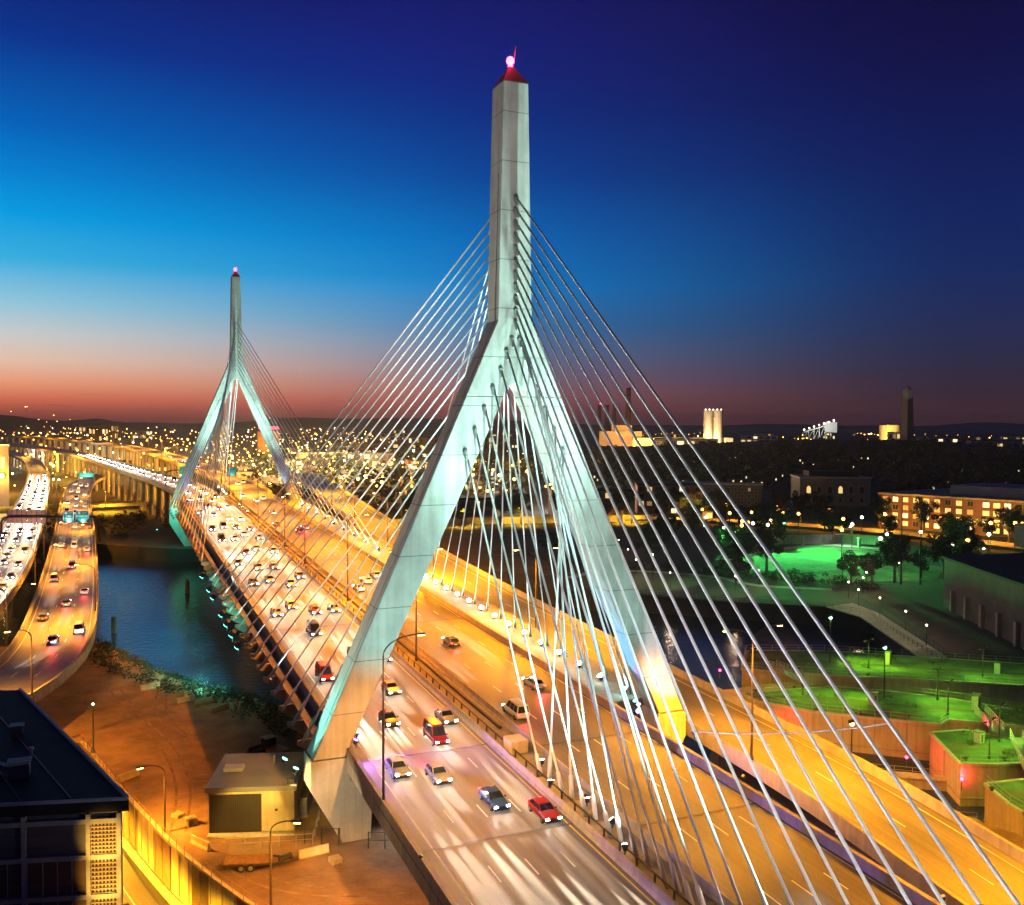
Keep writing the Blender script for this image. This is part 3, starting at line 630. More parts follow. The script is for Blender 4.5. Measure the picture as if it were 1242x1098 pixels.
# ------------------------------------------------------------------ traffic: real cars with lit lamps, standing where the traffic ran
def car_proto(cname, kind='car', lod=0, beam=True):
    van = kind == 'van'
    t = thing('van' if van else 'car', 'p', kind)
    L = 5.2 if van else 4.5; W = .95 if van else .89; H = 2.05 if van else 1.42
    r0, r1 = (-L / 2 + .2, L / 2 - 1.9) if van else (-L / 2 + 1.0, L / 2 - 2.15)     # roof
    c0, c1 = (-L / 2 + .05, L / 2 - 1.1) if van else (-L / 2 + .35, L / 2 - 1.3)      # glass foot
    # lofted shell: cross-sections along the car, front at +y
    secs = [(-L / 2, .42, .80, .82), (-L / 2 + .12, .30, .92, .95), (-L / 2 + .6, .26, 1.0, .98), (0, .24, 1.0, .99), (L / 2 - 1.25, .25, 1.0, .97), (L / 2 - .45, .27, .97, .84), (L / 2 - .08, .30, .90, .74), (L / 2, .40, .80, .62)]
    b = MB(); m_ = 8
    for y, z0, ws, z1 in secs:
        w = W * ws; b.v += [(-w * .9, y, z0), (w * .9, y, z0), (w, y, z0 + .16), (w, y, z1 - .22), (w * .9, y, z1 - .03), (w * .5, y, z1), (-w * .5, y, z1), (-w * .9, y, z1 - .03), (-w, y, z1 - .22), (-w, y, z0 + .16)]
    m_ = 10
    for a in range(len(secs) - 1):
        for k in range(m_): k2 = (k + 1) % m_; b.f.append((a * m_ + k, a * m_ + k2, (a + 1) * m_ + k2, (a + 1) * m_ + k))
    b.f.append(tuple(range(m_ - 1, -1, -1))); b.f.append(tuple((len(secs) - 1) * m_ + k for k in range(m_)))
    wi = W - .06; wr = W - .24; zc = .93
    P8 = [(-wi, c0, zc), (wi, c0, zc), (wi, c1, zc - .04), (-wi, c1, zc - .04), (-wr, r0, H - .05), (wr, r0, H - .05), (wr, r1, H - .05), (-wr, r1, H - .05)]
    b.add(P8, [(0, 1, 5, 4), (1, 2, 6, 5), (2, 3, 7, 6), (3, 0, 4, 7)])
    b.add([(-wr, r0, H - .05), (wr, r0, H - .05), (wr, r1, H - .05), (-wr, r1, H - .05), (-wr + .14, r0 + .14, H), (wr - .14, r0 + .14, H), (wr - .14, r1 - .14, H), (-wr + .14, r1 - .14, H)], [(4, 5, 6, 7), (0, 1, 5, 4), (1, 2, 6, 5), (2, 3, 7, 6), (3, 0, 4, 7)])
    b.build('body', CARMATS[cname], t, smooth=False)
    cab = MB(); V8 = [Vector(p) for p in P8]
    def pane(q, u0, u1, v0, v1, o=.012):                            # glass laid a hair proud of the shell, pillars left between
        A_, B2, C2, D_ = [V8[k] for k in q]; n = (B2 - A_).cross(D_ - A_).normalized() * o
        f_ = lambda u, v: tuple((A_.lerp(B2, u)).lerp(D_.lerp(C2, u), v) + n)
        cab.quad(f_(u0, v0), f_(u1, v0), f_(u1, v1), f_(u0, v1))
    pane((0, 1, 5, 4), .06, .94, .12, .9); pane((2, 3, 7, 6), .05, .95, .08, .93)
    for q in ((1, 2, 6, 5), (3, 0, 4, 7)):
        pane(q, .05, .34, .14, .9); pane(q, .37, .66, .14, .9); pane(q, .69, .95, .14, .9)
    cab.build('windows', M['glass'], t)
    if lod == 0:
        tr_ = MB().box(-.42, .42, L / 2 - .03, L / 2 + .015, .42, .54).box(-.8, .8, L / 2 - .12, L / 2 + .01, .27, .34); tr_.build('grille', M['dark'], t)
        MB().box(-.24, .24, -L / 2 - .02, -L / 2 + .02, .55, .67).build('number_plate', M['white'], t)
        for s in (-1, 1): MB().box(s * (W + .08) - .09, s * (W + .08) + .09, c1 - .35, c1 - .2, .93, 1.06).build('mirror', CARMATS[cname], t)
    for s in (-1, 1):
        if lod == 0:
            for yy in (-L / 2 + .85, L / 2 - .85):
                w = MB().tube([(s * (W - .17), yy, .33), (s * (W + .03), yy, .33)], .33, 12).build('wheel', M['rubber'], t)
                MB().tube([(s * (W + .03), yy, .33), (s * (W + .04), yy, .33)], .19, 8).build('rim', M['steel'], w)
        MB().box(s * .66 - .17, s * .66 + .17, L / 2 - .02, L / 2 + .03, .58, .76).build('headlight', M['head'], t)
        MB().box(s * .68 - .15, s * .68 + .15, -L / 2 - .03, -L / 2 + .02, .76, .92).build('tail_light', M['tail'], t)
        if beam:
            o = light('headlight_beam', 'SPOT', t, (s * .66, L / 2 + .12, .67), 950000, (1, .84, .6), (s * .66, L / 2 + 30, .0), size=4.2, blend=1.0, radius=.05)
    if lod == 0:
        light('tail_glow', 'SPOT', t, (0, -L / 2 - .15, .85), 900, (1, .05, .06), (0, -L / 2 - 6, 0), size=110, blend=.8, radius=.4)
    return freeze(t)
CARS = {}
def car(path, L, s, o, color, kind, fwd, lod, label, group):
    key = (color, kind, lod)
    a = at_s(path, L, s); b = at_s(path, L, s + 1); d = (b - a).normalized(); n = Vector((d.y, -d.x, 0)).normalized(); p = a + n * o
    if not fwd: d = -d
    rz = atan2(-d.x, d.y)
    if key not in CARS:
        c = CARS[key] = car_proto(color, kind, lod); c.location = p; c['label'] = label; c['group'] = group
    else: c = dup(CARS[key], p, rz, label, group)
    c.rotation_euler = (math.asin(d.z), 0, rz); c.location.z = p.z + .03
    return c
rc = random.Random(5)
COLS = ['white', 'silver', 'white', 'silver', 'white', 'silver', 'grey', 'silver', 'red', 'blue']
LSB = lengths(SB); s_of_y = lambda y: y + 130
def lane_traffic(path, o, s0, s1, gap, fwd, where, group, lod_at, beyond=None):
    L = lengths(path); s = s0 + rc.uniform(0, gap); k = 0
    while s < min(s1, L[-1] - 6):
        c = rc.choice(COLS); kd = 'van' if rc.random() < .16 else 'car'; lod = 0 if s < lod_at else 1
        car(path, L, s, o + rc.uniform(-.2, .2), c, kd, fwd, lod, f'{c} {kd} with lit lamps, {ordn[min(k, 38)]} from viewer {where}', group)
        s += gap * rc.uniform(.65, 1.45); k += 1
G1 = 'cars on the headlight filled southbound carriageway'; G2 = 'cars on the northbound carriageway'; G3 = 'cars on the low viaducts'
for o, nm, g in ((-16.9, 'in the lane beside the river parapet', 30), (-13.3, 'in the second lane from river parapet', 23), (-9.7, 'in the third lane from river parapet', 22), (-6.3, 'in the lane beside the median barrier', 28)):
    lane_traffic(SB, o, 103, 420, g, False, nm, G1, 330)
for o, nm, g in ((-15.0, 'on the far curve outer lane', 15), (-8.5, 'on the far curve inner lane', 15)):
    lane_traffic(SB, o, 425, 900, g, False, nm, G1, 0)
for o, nm, g in ((3.1, 'northbound beside the median', 75), (6.7, 'northbound second lane', 60), (10.2, 'northbound third lane', 70)):
    lane_traffic(NB_, o, 128, 760, g, True, nm, G2, 330)
for o, nm, g in ((-4.2, 'on the outer low viaduct far lane', 17), (0, 'on the outer low viaduct middle lane', 17), (3.9, 'on the outer low viaduct inner lane', 22)):
    lane_traffic(VL, o, 60, 620, g, False, nm, G3, 300)
for o, nm, g in ((-4.6, 'on the low river viaduct, inner lane', 52), (-1.0, 'on the low river viaduct, middle lane', 56), (2.6, 'on the low river viaduct, outer lane', 60)):
    lane_traffic(VR, o, 60, 560, g, True, nm, G3, 300)
lane_traffic(SK, 3.2, 20, 75, 30, False, 'on the sunken road below the wall', 'cars on the sunken road', 300)

# ------------------------------------------------------------------ overhead signs
def text(parent, s, loc, size, mat, rx=pi / 2, rz=0, align='CENTER'):
    c = bpy.data.curves.new('lettering', 'FONT'); c.body = s; c.size = size; c.align_x = align; c.align_y = 'CENTER'; c.extrude = .01
    o = bpy.data.objects.new('lettering', c); col.objects.link(o); o.location = loc; o.rotation_euler = (rx, 0, rz); c.materials.append(mat)
    bpy.context.view_layer.update(); dg = bpy.context.evaluated_depsgraph_get(); me = bpy.data.meshes.new_from_object(o.evaluated_get(dg)); me.materials.clear(); me.materials.append(mat)
    m = bpy.data.objects.new('lettering', me); col.objects.link(m); m.location = loc; m.rotation_euler = (rx, 0, rz); m.parent = parent
    bpy.data.objects.remove(o); return m
GT = thing('sign_gantry', 'dark tubular sign gantry spanning both low viaducts, with two green signs and a bare back', 'gantry', (-49.6, 250.5, 7.6), 2.76 - pi / 2 * 0)
GT.rotation_euler.z = R(-18)
g = MB(); g.tube([(.6, 0, -2), (.6, 0, 3.5), (.2, 0, 5.6), (-1.4, 0, 6.7), (-3, 0, 6.9), (-30, 0, 6.9), (-31.6, 0, 6.5), (-32.4, 0, 5), (-32.4, 0, -2)], .38, 10)
g.build('gantry_frame', M['dsteel'], GT)
for x, w, l1, l2, l3, num in ((-9.7, 3.4, 'NORTH', 'Tobin', 'Bridge', '1'), (-5.0, 4.3, 'NORTH', 'Concord NH', '', '93')):
    p = MB().box(x - w / 2, x + w / 2, -.66, -.5, 4.9, 8.9).build('sign_panel', M['green'], GT)
    e = MB()
    for a, b in (((x - w / 2, 4.9), (x + w / 2, 4.9)), ((x - w / 2, 8.9), (x + w / 2, 8.9)), ((x - w / 2, 4.9), (x - w / 2, 8.9)), ((x + w / 2, 4.9), (x + w / 2, 8.9))): e.bar((a[0], -.67, a[1]), (b[0], -.67, b[1]), .09)
    e.build('border', M['white'], p)
    sh = MB().tube([(x - w * .25, -.66, 8.2), (x - w * .25, -.7, 8.2)], .42, 14).build('route_shield', M['white'], p)
    text(p, num, (x - w * .25, -.715, 8.2), .5, M['dark']); text(p, l1, (x + w * .16, -.68, 8.25), .48, M['white'])
    text(p, l2, (x, -.68, 7.15), .72, M['white'])
    if l3: text(p, l3, (x, -.68, 6.35), .72, M['white'])
    MB().prism_y([(x - .55, 5.65), (x, 5.1), (x + .55, 5.65), (x + .2, 5.65), (x + .2, 6.0), (x - .2, 6.0), (x - .2, 5.65)], -.7, -.67).build('arrow', M['white'], p)
    light('sign_lamp', 'SPOT', GT, (x, -2.6, 4.6), 1300, (.85, 1, 1), (x, -.6, 7.2), size=95)
bk = MB()
for k in range(8): bk.box(-30.5 + k * 1.62, -30.5 + k * 1.62 + 1.5, .55, .68, 4.5, 9.3)
bk.build('sign_back', M['signback'], GT)
rb = MB()
for k in range(9): rb.bar((-30.6 + k * 1.62, .48, 4.5), (-30.6 + k * 1.62, .48, 9.3), .12)
rb.build('sign_rib', M['dsteel'], GT)
light('sign_lamp', 'SPOT', GT, (-24, -9, 3), 2200, (1, .7, .5), (-24, .5, 7), size=80)
def gantry2(label, loc, rz, span, sx):
    t = thing('sign_gantry', label, 'gantry', loc, rz)
    MB().tube([(0, 0, -1), (0, 0, 5.5), (-.8, 0, 7.2), (-2.6, 0, 7.8), (-span + 2.6, 0, 7.8), (-span + .8, 0, 7.2), (-span, 0, 5.5), (-span, 0, -1)], .3, 8).build('gantry_frame', M['dsteel'], t)
    p = MB().box(sx - 2.1, sx + 2.1, -.55, -.4, 5.9, 9.6).build('sign_panel', M['green'], t)
    MB().box(sx - 1.7, sx + 1.7, -.58, -.555, 9.2, 9.32).build('border', M['white'], p)
    light('sign_lamp', 'SPOT', t, (sx, -2.4, 5.4), 900, (.7, 1, 1), (sx, -.4, 7.8), size=90)
gantry2('sign gantry with a small green sign over the northbound lanes beyond the far tower', (16.2, 330, 17.6), 0, 16, -11.5)
gantry2('plain arched gantry over the headlight lanes just beyond the far tower', (-5.5, 345, 17.7), .05, 17, -9)
SN = thing('road_sign', 'wide pale teal lit highway sign above the merging low viaduct', 'sign', (-58, 470, 9)); 
MB().tube([(-4, 0, -2), (-4, 0, 9)], .2).tube([(4, 0, -2), (4, 0, 9)], .2).build('post', M['dsteel'], SN)
p = MB().box(-3.9, 3.9, -.3, -.15, 7, 9.6).build('sign_panel', M['green'], SN); light('sign_lamp', 'SPOT', SN, (0, -5, 6.5), 5000, (.7, 1, 1), (0, -.2, 8.8), size=110)

# ------------------------------------------------------------------ near left: dark building, dirt lot and what stands on it
DB = thing('dark_building', 'dark flat roofed industrial building with grey steel frame and glowing cream lattice corner', 'building', (-44.75, -26.2, -6))
w_ = lambda n, mb, m, p=DB: mb.build(n, m, p, world=True)
A = Vector((-44.75, -26.17)); Bv = Vector((-55.25, 10.44)); Fd = Vector((-1, .28)).normalized()     # front wall runs west from A
def fr(t, d=0, z=0):                                                # along the front, d out of the wall
    n = Vector((Fd.y, -Fd.x)) * -1; q = A + Fd * t + Vector((-.28, -1)).normalized() * d; return Vector((q.x, q.y, z))
q1 = fr(0); q2 = fr(34)
w_('wall', MB().prism([(A.x, A.y), (Bv.x, Bv.y), (Bv.x - 32, Bv.y + 8), (q2.x, q2.y)], -6, 17.0), M['clad'])
w_('roof', MB().prism([(A.x + .5, A.y - .5), (Bv.x + .4, Bv.y + .4), (Bv.x - 32, Bv.y + 9), (q2.x - .2, q2.y - .7)], 17.0, 17.9), M['roof'])
rl = MB(); 
for a, b in ((Vector((A.x + .4, A.y - .35, 18.0)), Vector((Bv.x + .3, Bv.y + .3, 18.0))), (Vector((A.x + .4, A.y - .45, 18.0)), Vector((q2.x, q2.y - .6, 18.0)))): rl.bar(a, b, .25, .22)
w_('roof_edge', rl, M['frame'])
def wallbar(t0, t1, z0, z1, d0, d1):
    a = fr(t0, d0); b = fr(t1, d0); c = fr(t1, d1); d = fr(t0, d1); return MB().prism([(a.x, a.y), (d.x, d.y), (c.x, c.y), (b.x, b.y)], z0, z1)
for t in (.0, 2.35, 7.2, 12.05, 16.9): w_('column', wallbar(t, t + .32, -6, 16.9, .05, .45), M['frame'])
for z in (16.1, 13.2, 10.0, 6.8, 3.6): w_('beam', wallbar(.34, 17, z, z + .38, .05, .38), M['frame'])
for k, t in enumerate((2.7, 7.55, 12.4)):
    w_('wall_panel', wallbar(t, t + 4.45, 13.62, 16.05, .03, .1), M['clad'])
    for z in (10.42, 7.22, 4.02):
        w_('louvre_panel', wallbar(t, t + 4.45, z, z + 2.72, .03, .1), M['louvre'])
        lv = MB()
        for j in range(1, 4): q = wallbar(t + j * 1.1, t + j * 1.1 + .07, z, z + 2.72, .1, .16); lv.add(q.v, q.f)
        w_('mullion', lv, M['frame'])
for z0, z1 in ((13.6, 16.08), (10.4, 13.18), (7.2, 9.98), (4.0, 6.78)):  # lattice over a dark backing, lit by spots added in front
    lt = MB()
    nx, nz = 7, 8
    for j in range(nx + 1): q = wallbar(.36 + j * 1.95 / nx, .36 + j * 1.95 / nx + .11, z0, z1, .12, .2); lt.add(q.v, q.f)
    for j in range(nz + 1): q = wallbar(.36, 2.34, z0 + (z1 - z0) * j / nz - .05, z0 + (z1 - z0) * j / nz + .06, .21, .27); lt.add(q.v, q.f)
    w_('lattice_screen', lt, M['lattice'])
    w_('screen_backing', wallbar(.36, 2.34, z0, z1, .01, .05), M['louvre'])
    for t in (.7, 1.7):
        a = fr(t, 3.2, (z0 + z1) / 2)
    a = fr(1.0, 5.5, z0 - 1.5); b = fr(1.3, 0, (z0 + z1) / 2)
    wlight('facade_lamp', 'SPOT', DB, tuple(a), 3600, (1, .5, .07), tuple(b), size=44, blend=.8)

UB = thing('utility_building', 'small flat roofed building with dark ribbed shutter and yellow wall on the dirt lot', 'building', (-30.6, 4.4, 0), R(-18))
MB().box(-4.9, 4.9, 0, 10.5, 0, 5.1).build('wall', M['buff'], UB)
rf = MB().box(-5.25, 5.25, -.4, 10.9, 5.1, 5.65).build('roof', M['clad'], UB)
MB().box(-4.2, -1.9, 4.6, 6.2, 5.65, 6.05).build('roof_hatch', M['metalroof'], rf); MB().tube([(1.5, 7, 5.6), (1.5, 7, 6.7)], .14).build('vent_pipe', M['steel'], rf)
sh = MB().box(-4.78, 1.15, -.1, -.02, .25, 4.7)
for k in range(24): sh.box(-4.7 + k * .245, -4.62 + k * .245, -.16, -.1, .3, 4.65)
sh.build('shutter', M['doorm'], UB); MB().box(-4.9, 5.0, -.9, 0, 0, .22).build('step', M['conc'], UB)
MB().box(2.7, 3.0, -.08, 0, 2.6, 2.85).build('wall_lamp', M['dark'], UB)
light('wall_lamp_light', 'SPOT', UB, (3, -12, 9), 24000, (1, .6, .1), (2.5, 0, 2), size=60)
for (fx, tg, e) in ((4.6, (-21, -24, 9), 9000), (4.2, (-20, -3, 3), 3500)):  # roof floods added to light the deck fascia and the tower pier
    hd = MB().box(fx - .2, fx + .2, .1, .4, 5.65, 6.3).build('added_roof_flood', M['dark'], UB)
    p_ = parent_world(UB) @ Vector((fx, -.2, 6.3)); wlight('added_roof_flood_lamp', 'SPOT', UB, tuple(p_), e, (1, .6, .2), tg, size=90)
def fence(name, label, pts, h, gap, rails, mat='steel', r=.035, group=None):
    t = thing(name, label, 'railing', pts[0], 0, group); P_ = [Vector(p) for p in pts]; p_ = MB(); rr = MB()
    for a, b in zip(P_, P_[1:]):
        n = max(1, int((b - a).length / gap))
        for k in range(n + 1): q = a.lerp(b, k / n); p_.tube([q, q + Vector((0, 0, h))], r * 1.3, 5)
        for z in rails: rr.tube([a + Vector((0, 0, z * h)), b + Vector((0, 0, z * h))], r, 5)
    p_.add(rr.v, rr.f); p_.build('post_and_rail', M[mat], t, world=True); return t
fence('railing', 'low steel railing in front of the utility building', [(-35.6, 1.6, 0), (-30, .2, 0), (-24.6, -1.2, 0), (-22.6, 5, 0)], 1.3, 1.7, (.5, .98))
fence('railing', 'dark steel railing on the ground beside the near tower pier', [(-19.0, -4.6, 0), (-15.6, -6.2, 0), (-14.8, -2.2, 0)], 1.9, 1.6, (.5, .98), 'dark', .05)
fence('railing', 'short dark rail left of the near tower pier', [(-25.4, -.6, 0), (-21.9, -2.4, 0)], 1.9, 1.7, (.98,), 'dark', .05)
def jersey(x, y, rz, label, ln=3.4):
    t = MB().prism_y([(-.3, 0), (.3, 0), (.3, .16), (.14, .42), (.1, .9), (-.1, .9), (-.14, .42), (-.3, .16)], -ln / 2, ln / 2).build('concrete_barrier', M['buff'])
    t.location = (x, y, 0); t.rotation_euler.z = rz; tag(t, label, 'barrier', 'loose concrete barriers on the dirt lot'); return t
for a in ((-39.2, 72, 1.9, 'pale concrete barrier lying alone at the back of the dirt lot'), (-33.9, 61.5, 2.0, 'leftmost concrete barrier of the cluster near the river bank'), (-32.4, 65, 2.0, 'rear concrete barrier of the cluster near the river bank'), (-29.0, 54, 2.1, 'concrete barrier nearest the bridge in the river bank cluster'),
          (-43.6, 28, 2.2, 'yellow lit concrete barrier behind the dark building'), (-25.0, -3.8, 1.7, 'concrete barrier in front of the utility building railing'), (-36.4, 3.2, .5, 'thin concrete barrier at the corner of the utility building'), (-19.6, -22, 1.5, 'concrete barrier at the bottom edge beside the bridge deck')): jersey(*a)
PL = thing('timber_stack', 'stack of planks and posts between concrete barriers near the river bank', 'timber', (-31, 59, 0), .4)
for k in range(4): MB().box(-2 + .2 * k, 2 - .1 * k, -.8 + .4 * k, -.5 + .4 * k, 0, .5 + .1 * k).build('plank', M['buff'], PL)
for k in range(3): MB().tube([(-2 + 1.9 * k, 1, 0), (-2 + 1.9 * k, 1, 1.6)], .08).build('post', M['steel'], PL)
po = thing('utility_pole', 'thin pale pole with a small lamp standing in the shaded left of the dirt lot', 'pole', (-48, 39.7, 0))
MB().tube([(0, 0, 0), (0, 0, 7.2)], [.16, .1], 8).build('pole', M['steel'], po); MB().ball((0, 0, 7.35), .17).build('lamp_head', M['far_w'], po); wlight('flood_lamp', 'SPOT', po, (-47.8, 39.4, 7.9), 130000, (1, .72, .5), (-9, 0, 48), size=62)  # spot added at the pole head to brighten the tower's west side
TR = thing('flatbed_trailer', 'rusty twin axle equipment trailer with drawbar parked on the dirt lot', 'trailer', (-31.0, -4.2, 0), R(-16))
MB().box(-3.6, 1.4, -1, 1, .75, .9).build('bed', M['rusty'], TR)
f_ = MB(); f_.bar((-3.6, -1, .68), (1.4, -1, .68), .14, .2).bar((-3.6, 1, .68), (1.4, 1, .68), .14, .2).bar((1.4, -1, .68), (4.2, 0, .6), .14, .2).bar((1.4, 1, .68), (4.2, 0, .6), .14, .2)
for x in (-3, -1.5, 0): f_.bar((x, -1, .68), (x, 1, .68), .1)
f_.build('chassis', M['dsteel'], TR)
for x in (-1.7, -.7):
    for s in (-1, 1): w = MB().tube([(x, s * 1.02, .42), (x, s * 1.25, .42)], .42, 14).build('wheel', M['rubber'], TR); MB().tube([(x, s * 1.25, .42), (x, s * 1.27, .42)], .24, 10).build('rim', M['steel'], w)
gen = MB(); gen.tube([(2.2, -.7, .95), (3.4, .1, 1.1)], .3, 8); gen.build('pipe_bundle', M['dark'], TR)
LD = thing('wheel_loader', 'yellow wheel loader parked behind the utility building', 'loader', (-24.6, 27.5, 0), .5)
MB().box(-1.1, 1.1, -2.6, .2, .9, 2.0).build('engine_cover', M['rusty'], LD, bevel=.1); MB().box(-.8, .8, .2, 1.6, 1.0, 3.1).build('cab', M['glass'], LD, bevel=.08); MB().box(-.9, .9, .1, 1.7, 3.1, 3.25).build('cab_roof', M['rusty'], LD)
MB().bar((-.7, 1.6, 1.4), (-.7, 3.6, .7), .25).bar((.7, 1.6, 1.4), (.7, 3.6, .7), .25).build('lift_arm', M['rusty'], LD)
MB().prism([(-1.4, 3.5), (1.4, 3.5), (1.4, 4.5), (-1.4, 4.5)], .2, [1.4, 1.4, .4, .4]).build('bucket', M['dsteel'], LD)
for x in (-1.15, 1.15):
    for y in (-1.6, 1.7): MB().tube([(x - .3, y, .75), (x + .3, y, .75)], .75, 14).build('wheel', M['rubber'], LD)
CN = thing('site_container', 'dark storage bin standing between the utility building and the near pier', 'container', (-23.9, 9.5, 0), R(-18)); MB().box(-1.1, 1.1, -3, 3, 0, 2.3).build('body', M['clad'], CN); MB().box(-1.15, 1.15, -3.05, 3.05, 2.3, 2.45).build('lid', M['buff'], CN)
# dolphins (mooring piles) and a small boat with lamps
def pile(x, y, label):
    t = thing('mooring_pile', label, 'pile', (x, y, -6.4)); b = MB()
    for k in range(5): a = k * 2 * pi / 5; b.tube([(.55 * cos(a), .55 * sin(a), 0), (.3 * cos(a), .3 * sin(a), 5.6)], .28, 7)
    b.build('timber_cluster', M['bark'], t); MB().tube([(0, 0, 4.7), (0, 0, 5.0)], .68, 10).build('binding', M['dsteel'], t)
pile(-45.0, 146, 'dark timber mooring pile cluster in the river beside the low viaduct'); pile(-24, 196, 'timber mooring pile cluster in the teal lit water by the bridge')
# scrub along the near bank
def leaf_cloud(mb, c, rx, rz, n, size, rnd):
    for _ in range(n):
        while True:
            p = Vector((rnd.uniform(-1, 1), rnd.uniform(-1, 1), rnd.uniform(-1, 1)))
            if .25 < p.length < 1: break
        p = Vector((c[0] + p.x * rx, c[1] + p.y * rx, c[2] + p.z * rz)); a = Vector((rnd.uniform(-1, 1), rnd.uniform(-1, 1), rnd.uniform(-.6, .6))).normalized() * size * rnd.uniform(.6, 1.3); b = a.cross(Vector((rnd.uniform(-1, 1), rnd.uniform(-1, 1), rnd.uniform(-1, 1)))).normalized() * size * rnd.uniform(.4, .9)
        mb.quad(p - a, p - b * .7, p + a, p + b * .7)
rs = random.Random(3); sc_ = MB(); pth = spline([(x, y, 0) for x, y in SHORE_S[1:7]], 1.6)
for q, n in zip(pth, normals(pth)):
    for k in range(6):
        o_ = rs.uniform(-6.5, 4.5); leaf_cloud(sc_, q - n * o_ + Vector((0, 0, .4 if o_ < 0 else .4 - .8 * o_)), rs.uniform(.7, 1.7), rs.uniform(.5, 1.3), 24, .32, rs)
tag(sc_.build('bank_scrub', M['leafd']), 'dark scrub and weeds along the river bank edge of the dirt lot', None, None, 'stuff')

# ------------------------------------------------------------------ right: lock platforms, promenade, park
def platform(label, poly, top, grass=True, wall='buffs', loc=None):
    P = thing('lock_platform', label, 'platform', (poly[0][0], poly[0][1], -6.4))
    MB().prism(poly, -6.4, top - .12).build('wall', M[wall], P, world=True)
    cx = sum(p[0] for p in poly) / len(poly); cy = sum(p[1] for p in poly) / len(poly)
    ins = [(cx + (x - cx) * .985, cy + (y - cy) * .985) for x, y in poly]
    MB().prism(ins, top - .125, top).build('deck_top', M['grass' if grass else 'paving'], P, world=True)
    cp = MB()
    for a, b in zip(poly, poly[1:] + poly[:1]): cp.bar((a[0], a[1], top - .1), (b[0], b[1], top - .1), .5, .35)
    cp.build('coping', M['conc'], P, world=True)
    jm = MB(); pl = MB()                                             # wall joints, a worn path and a few pits in the top
    for a, b in zip(poly, poly[1:] + poly[:1]):
        A_ = Vector((*a, 0)); B2 = Vector((*b, 0)); n_ = int((B2 - A_).length / 4.5)
        for k in range(1, n_): q = A_.lerp(B2, k / n_); jm.bar((q.x, q.y, -6.2), (q.x, q.y, top - .3), .16)
        jm.bar((a[0], a[1], -3.9), (b[0], b[1], -3.9), .22)
    jm.build('wall_joint', M['concd'], P, world=True)
    if grass:
        m_ = len(ins); mid = [((ins[k][0] + ins[m_ - 1 - k][0]) / 2, (ins[k][1] + ins[m_ - 1 - k][1]) / 2, top) for k in range(m_ // 2)]
        if len(mid) > 1: strip(spline(mid, 2), -.8, .8, .012, pl); pl.uv = None; pl.build('worn_path', M['mud'], P, world=True)
    return P
P1 = [(74.8, 50.2), (89.8, 44), (118.8, 20.8), (136, 8), (128, -8), (105.3, 10.2), (89.1, 21.6), (78, 28.6), (65.2, 38.9)]
P2 = [(55.7, 26.3), (73.4, 23.5), (80.6, 17.1), (87.3, 9.1), (92.3, 0.1), (104, -12), (98, -18), (85.5, -5.2), (77.2, 1.7), (74.0, .4), (60, 13.5), (55.3, 21.3)]
P3 = [(69.4, -1.9), (75.3, -3.1), (80, -12), (82, -20), (71.2, -16.5), (67.5, -15.3), (62.7, -13.3)]
P4 = [(59.8, -19.7), (65.8, -20.7), (72, -27), (64, -36), (56.3, -28.1), (56.9, -25.7)]
platform('farthest green lit lock platform with a dark olive front wall and railings', P1, 1.2)
platform('long green lit lock platform with orange concrete front wall in the middle of the dam', P2, 1.0)
platform('square green lit lock pier with a red glowing side wall', P3, 1.0)
platform('nearest lock pier at the right edge of the photo, pale green top', P4, 1.0)
platform('low dark fender wall in the water between the ramp and the lock piers', [(52, 3), (66, -8), (66.5, -9.5), (52, 1)], -3.2, False, 'concd')
platform('low curved timber fender in front of the nearest lock pier', [(47, -12), (58, -19.5), (57.5, -21.5), (46.5, -14.5)], -3.4, False, 'concd')
FG = 'railings on the lock platforms'
def closed(p, z): return [(x, y, z) for x, y in p]
fence('railing', 'thin railing along the front of the farthest green platform', closed(P1[5:9] + P1[:1], 1.2), 1.2, 2.4, (.5, .98), group=FG)
fence('railing', 'thin railing along the back of the farthest green platform', closed(P1[0:4], 1.2), 1.2, 2.4, (.5, .98), group=FG)
fence('railing', 'thin railing along the front of the long middle lock platform', closed([P2[7], P2[8], P2[9], P2[10], P2[11], P2[0]][1:], 1.0), 1.2, 2.2, (.5, .98), group=FG)
fence('railing', 'thin railing along the back of the long middle lock platform', closed(P2[0:5], 1.0), 1.2, 2.2, (.5, .98), group=FG)
fence('railing', 'thin railing on the square pier with the red side wall', closed([P3[6], P3[5], P3[4]], 1.0), 1.2, 1.8, (.5, .98), group=FG)
fence('railing', 'thin railing on the nearest lock pier', closed([P4[0], P4[5], P4[4]], 1.0), 1.2, 1.8, (.5, .98), group=FG)
fence('railing', 'low railing on the dark fender wall', [(52.3, 2.2, -3.2), (66, -8.6, -3.2)], 1.1, 2.2, (.5, .98), group=FG)
fence('railing', 'low railing on the curved timber fender', [(46.8, -13, -3.4), (57.6, -20.4, -3.4)], 1.1, 2.2, (.5, .98), group=FG)
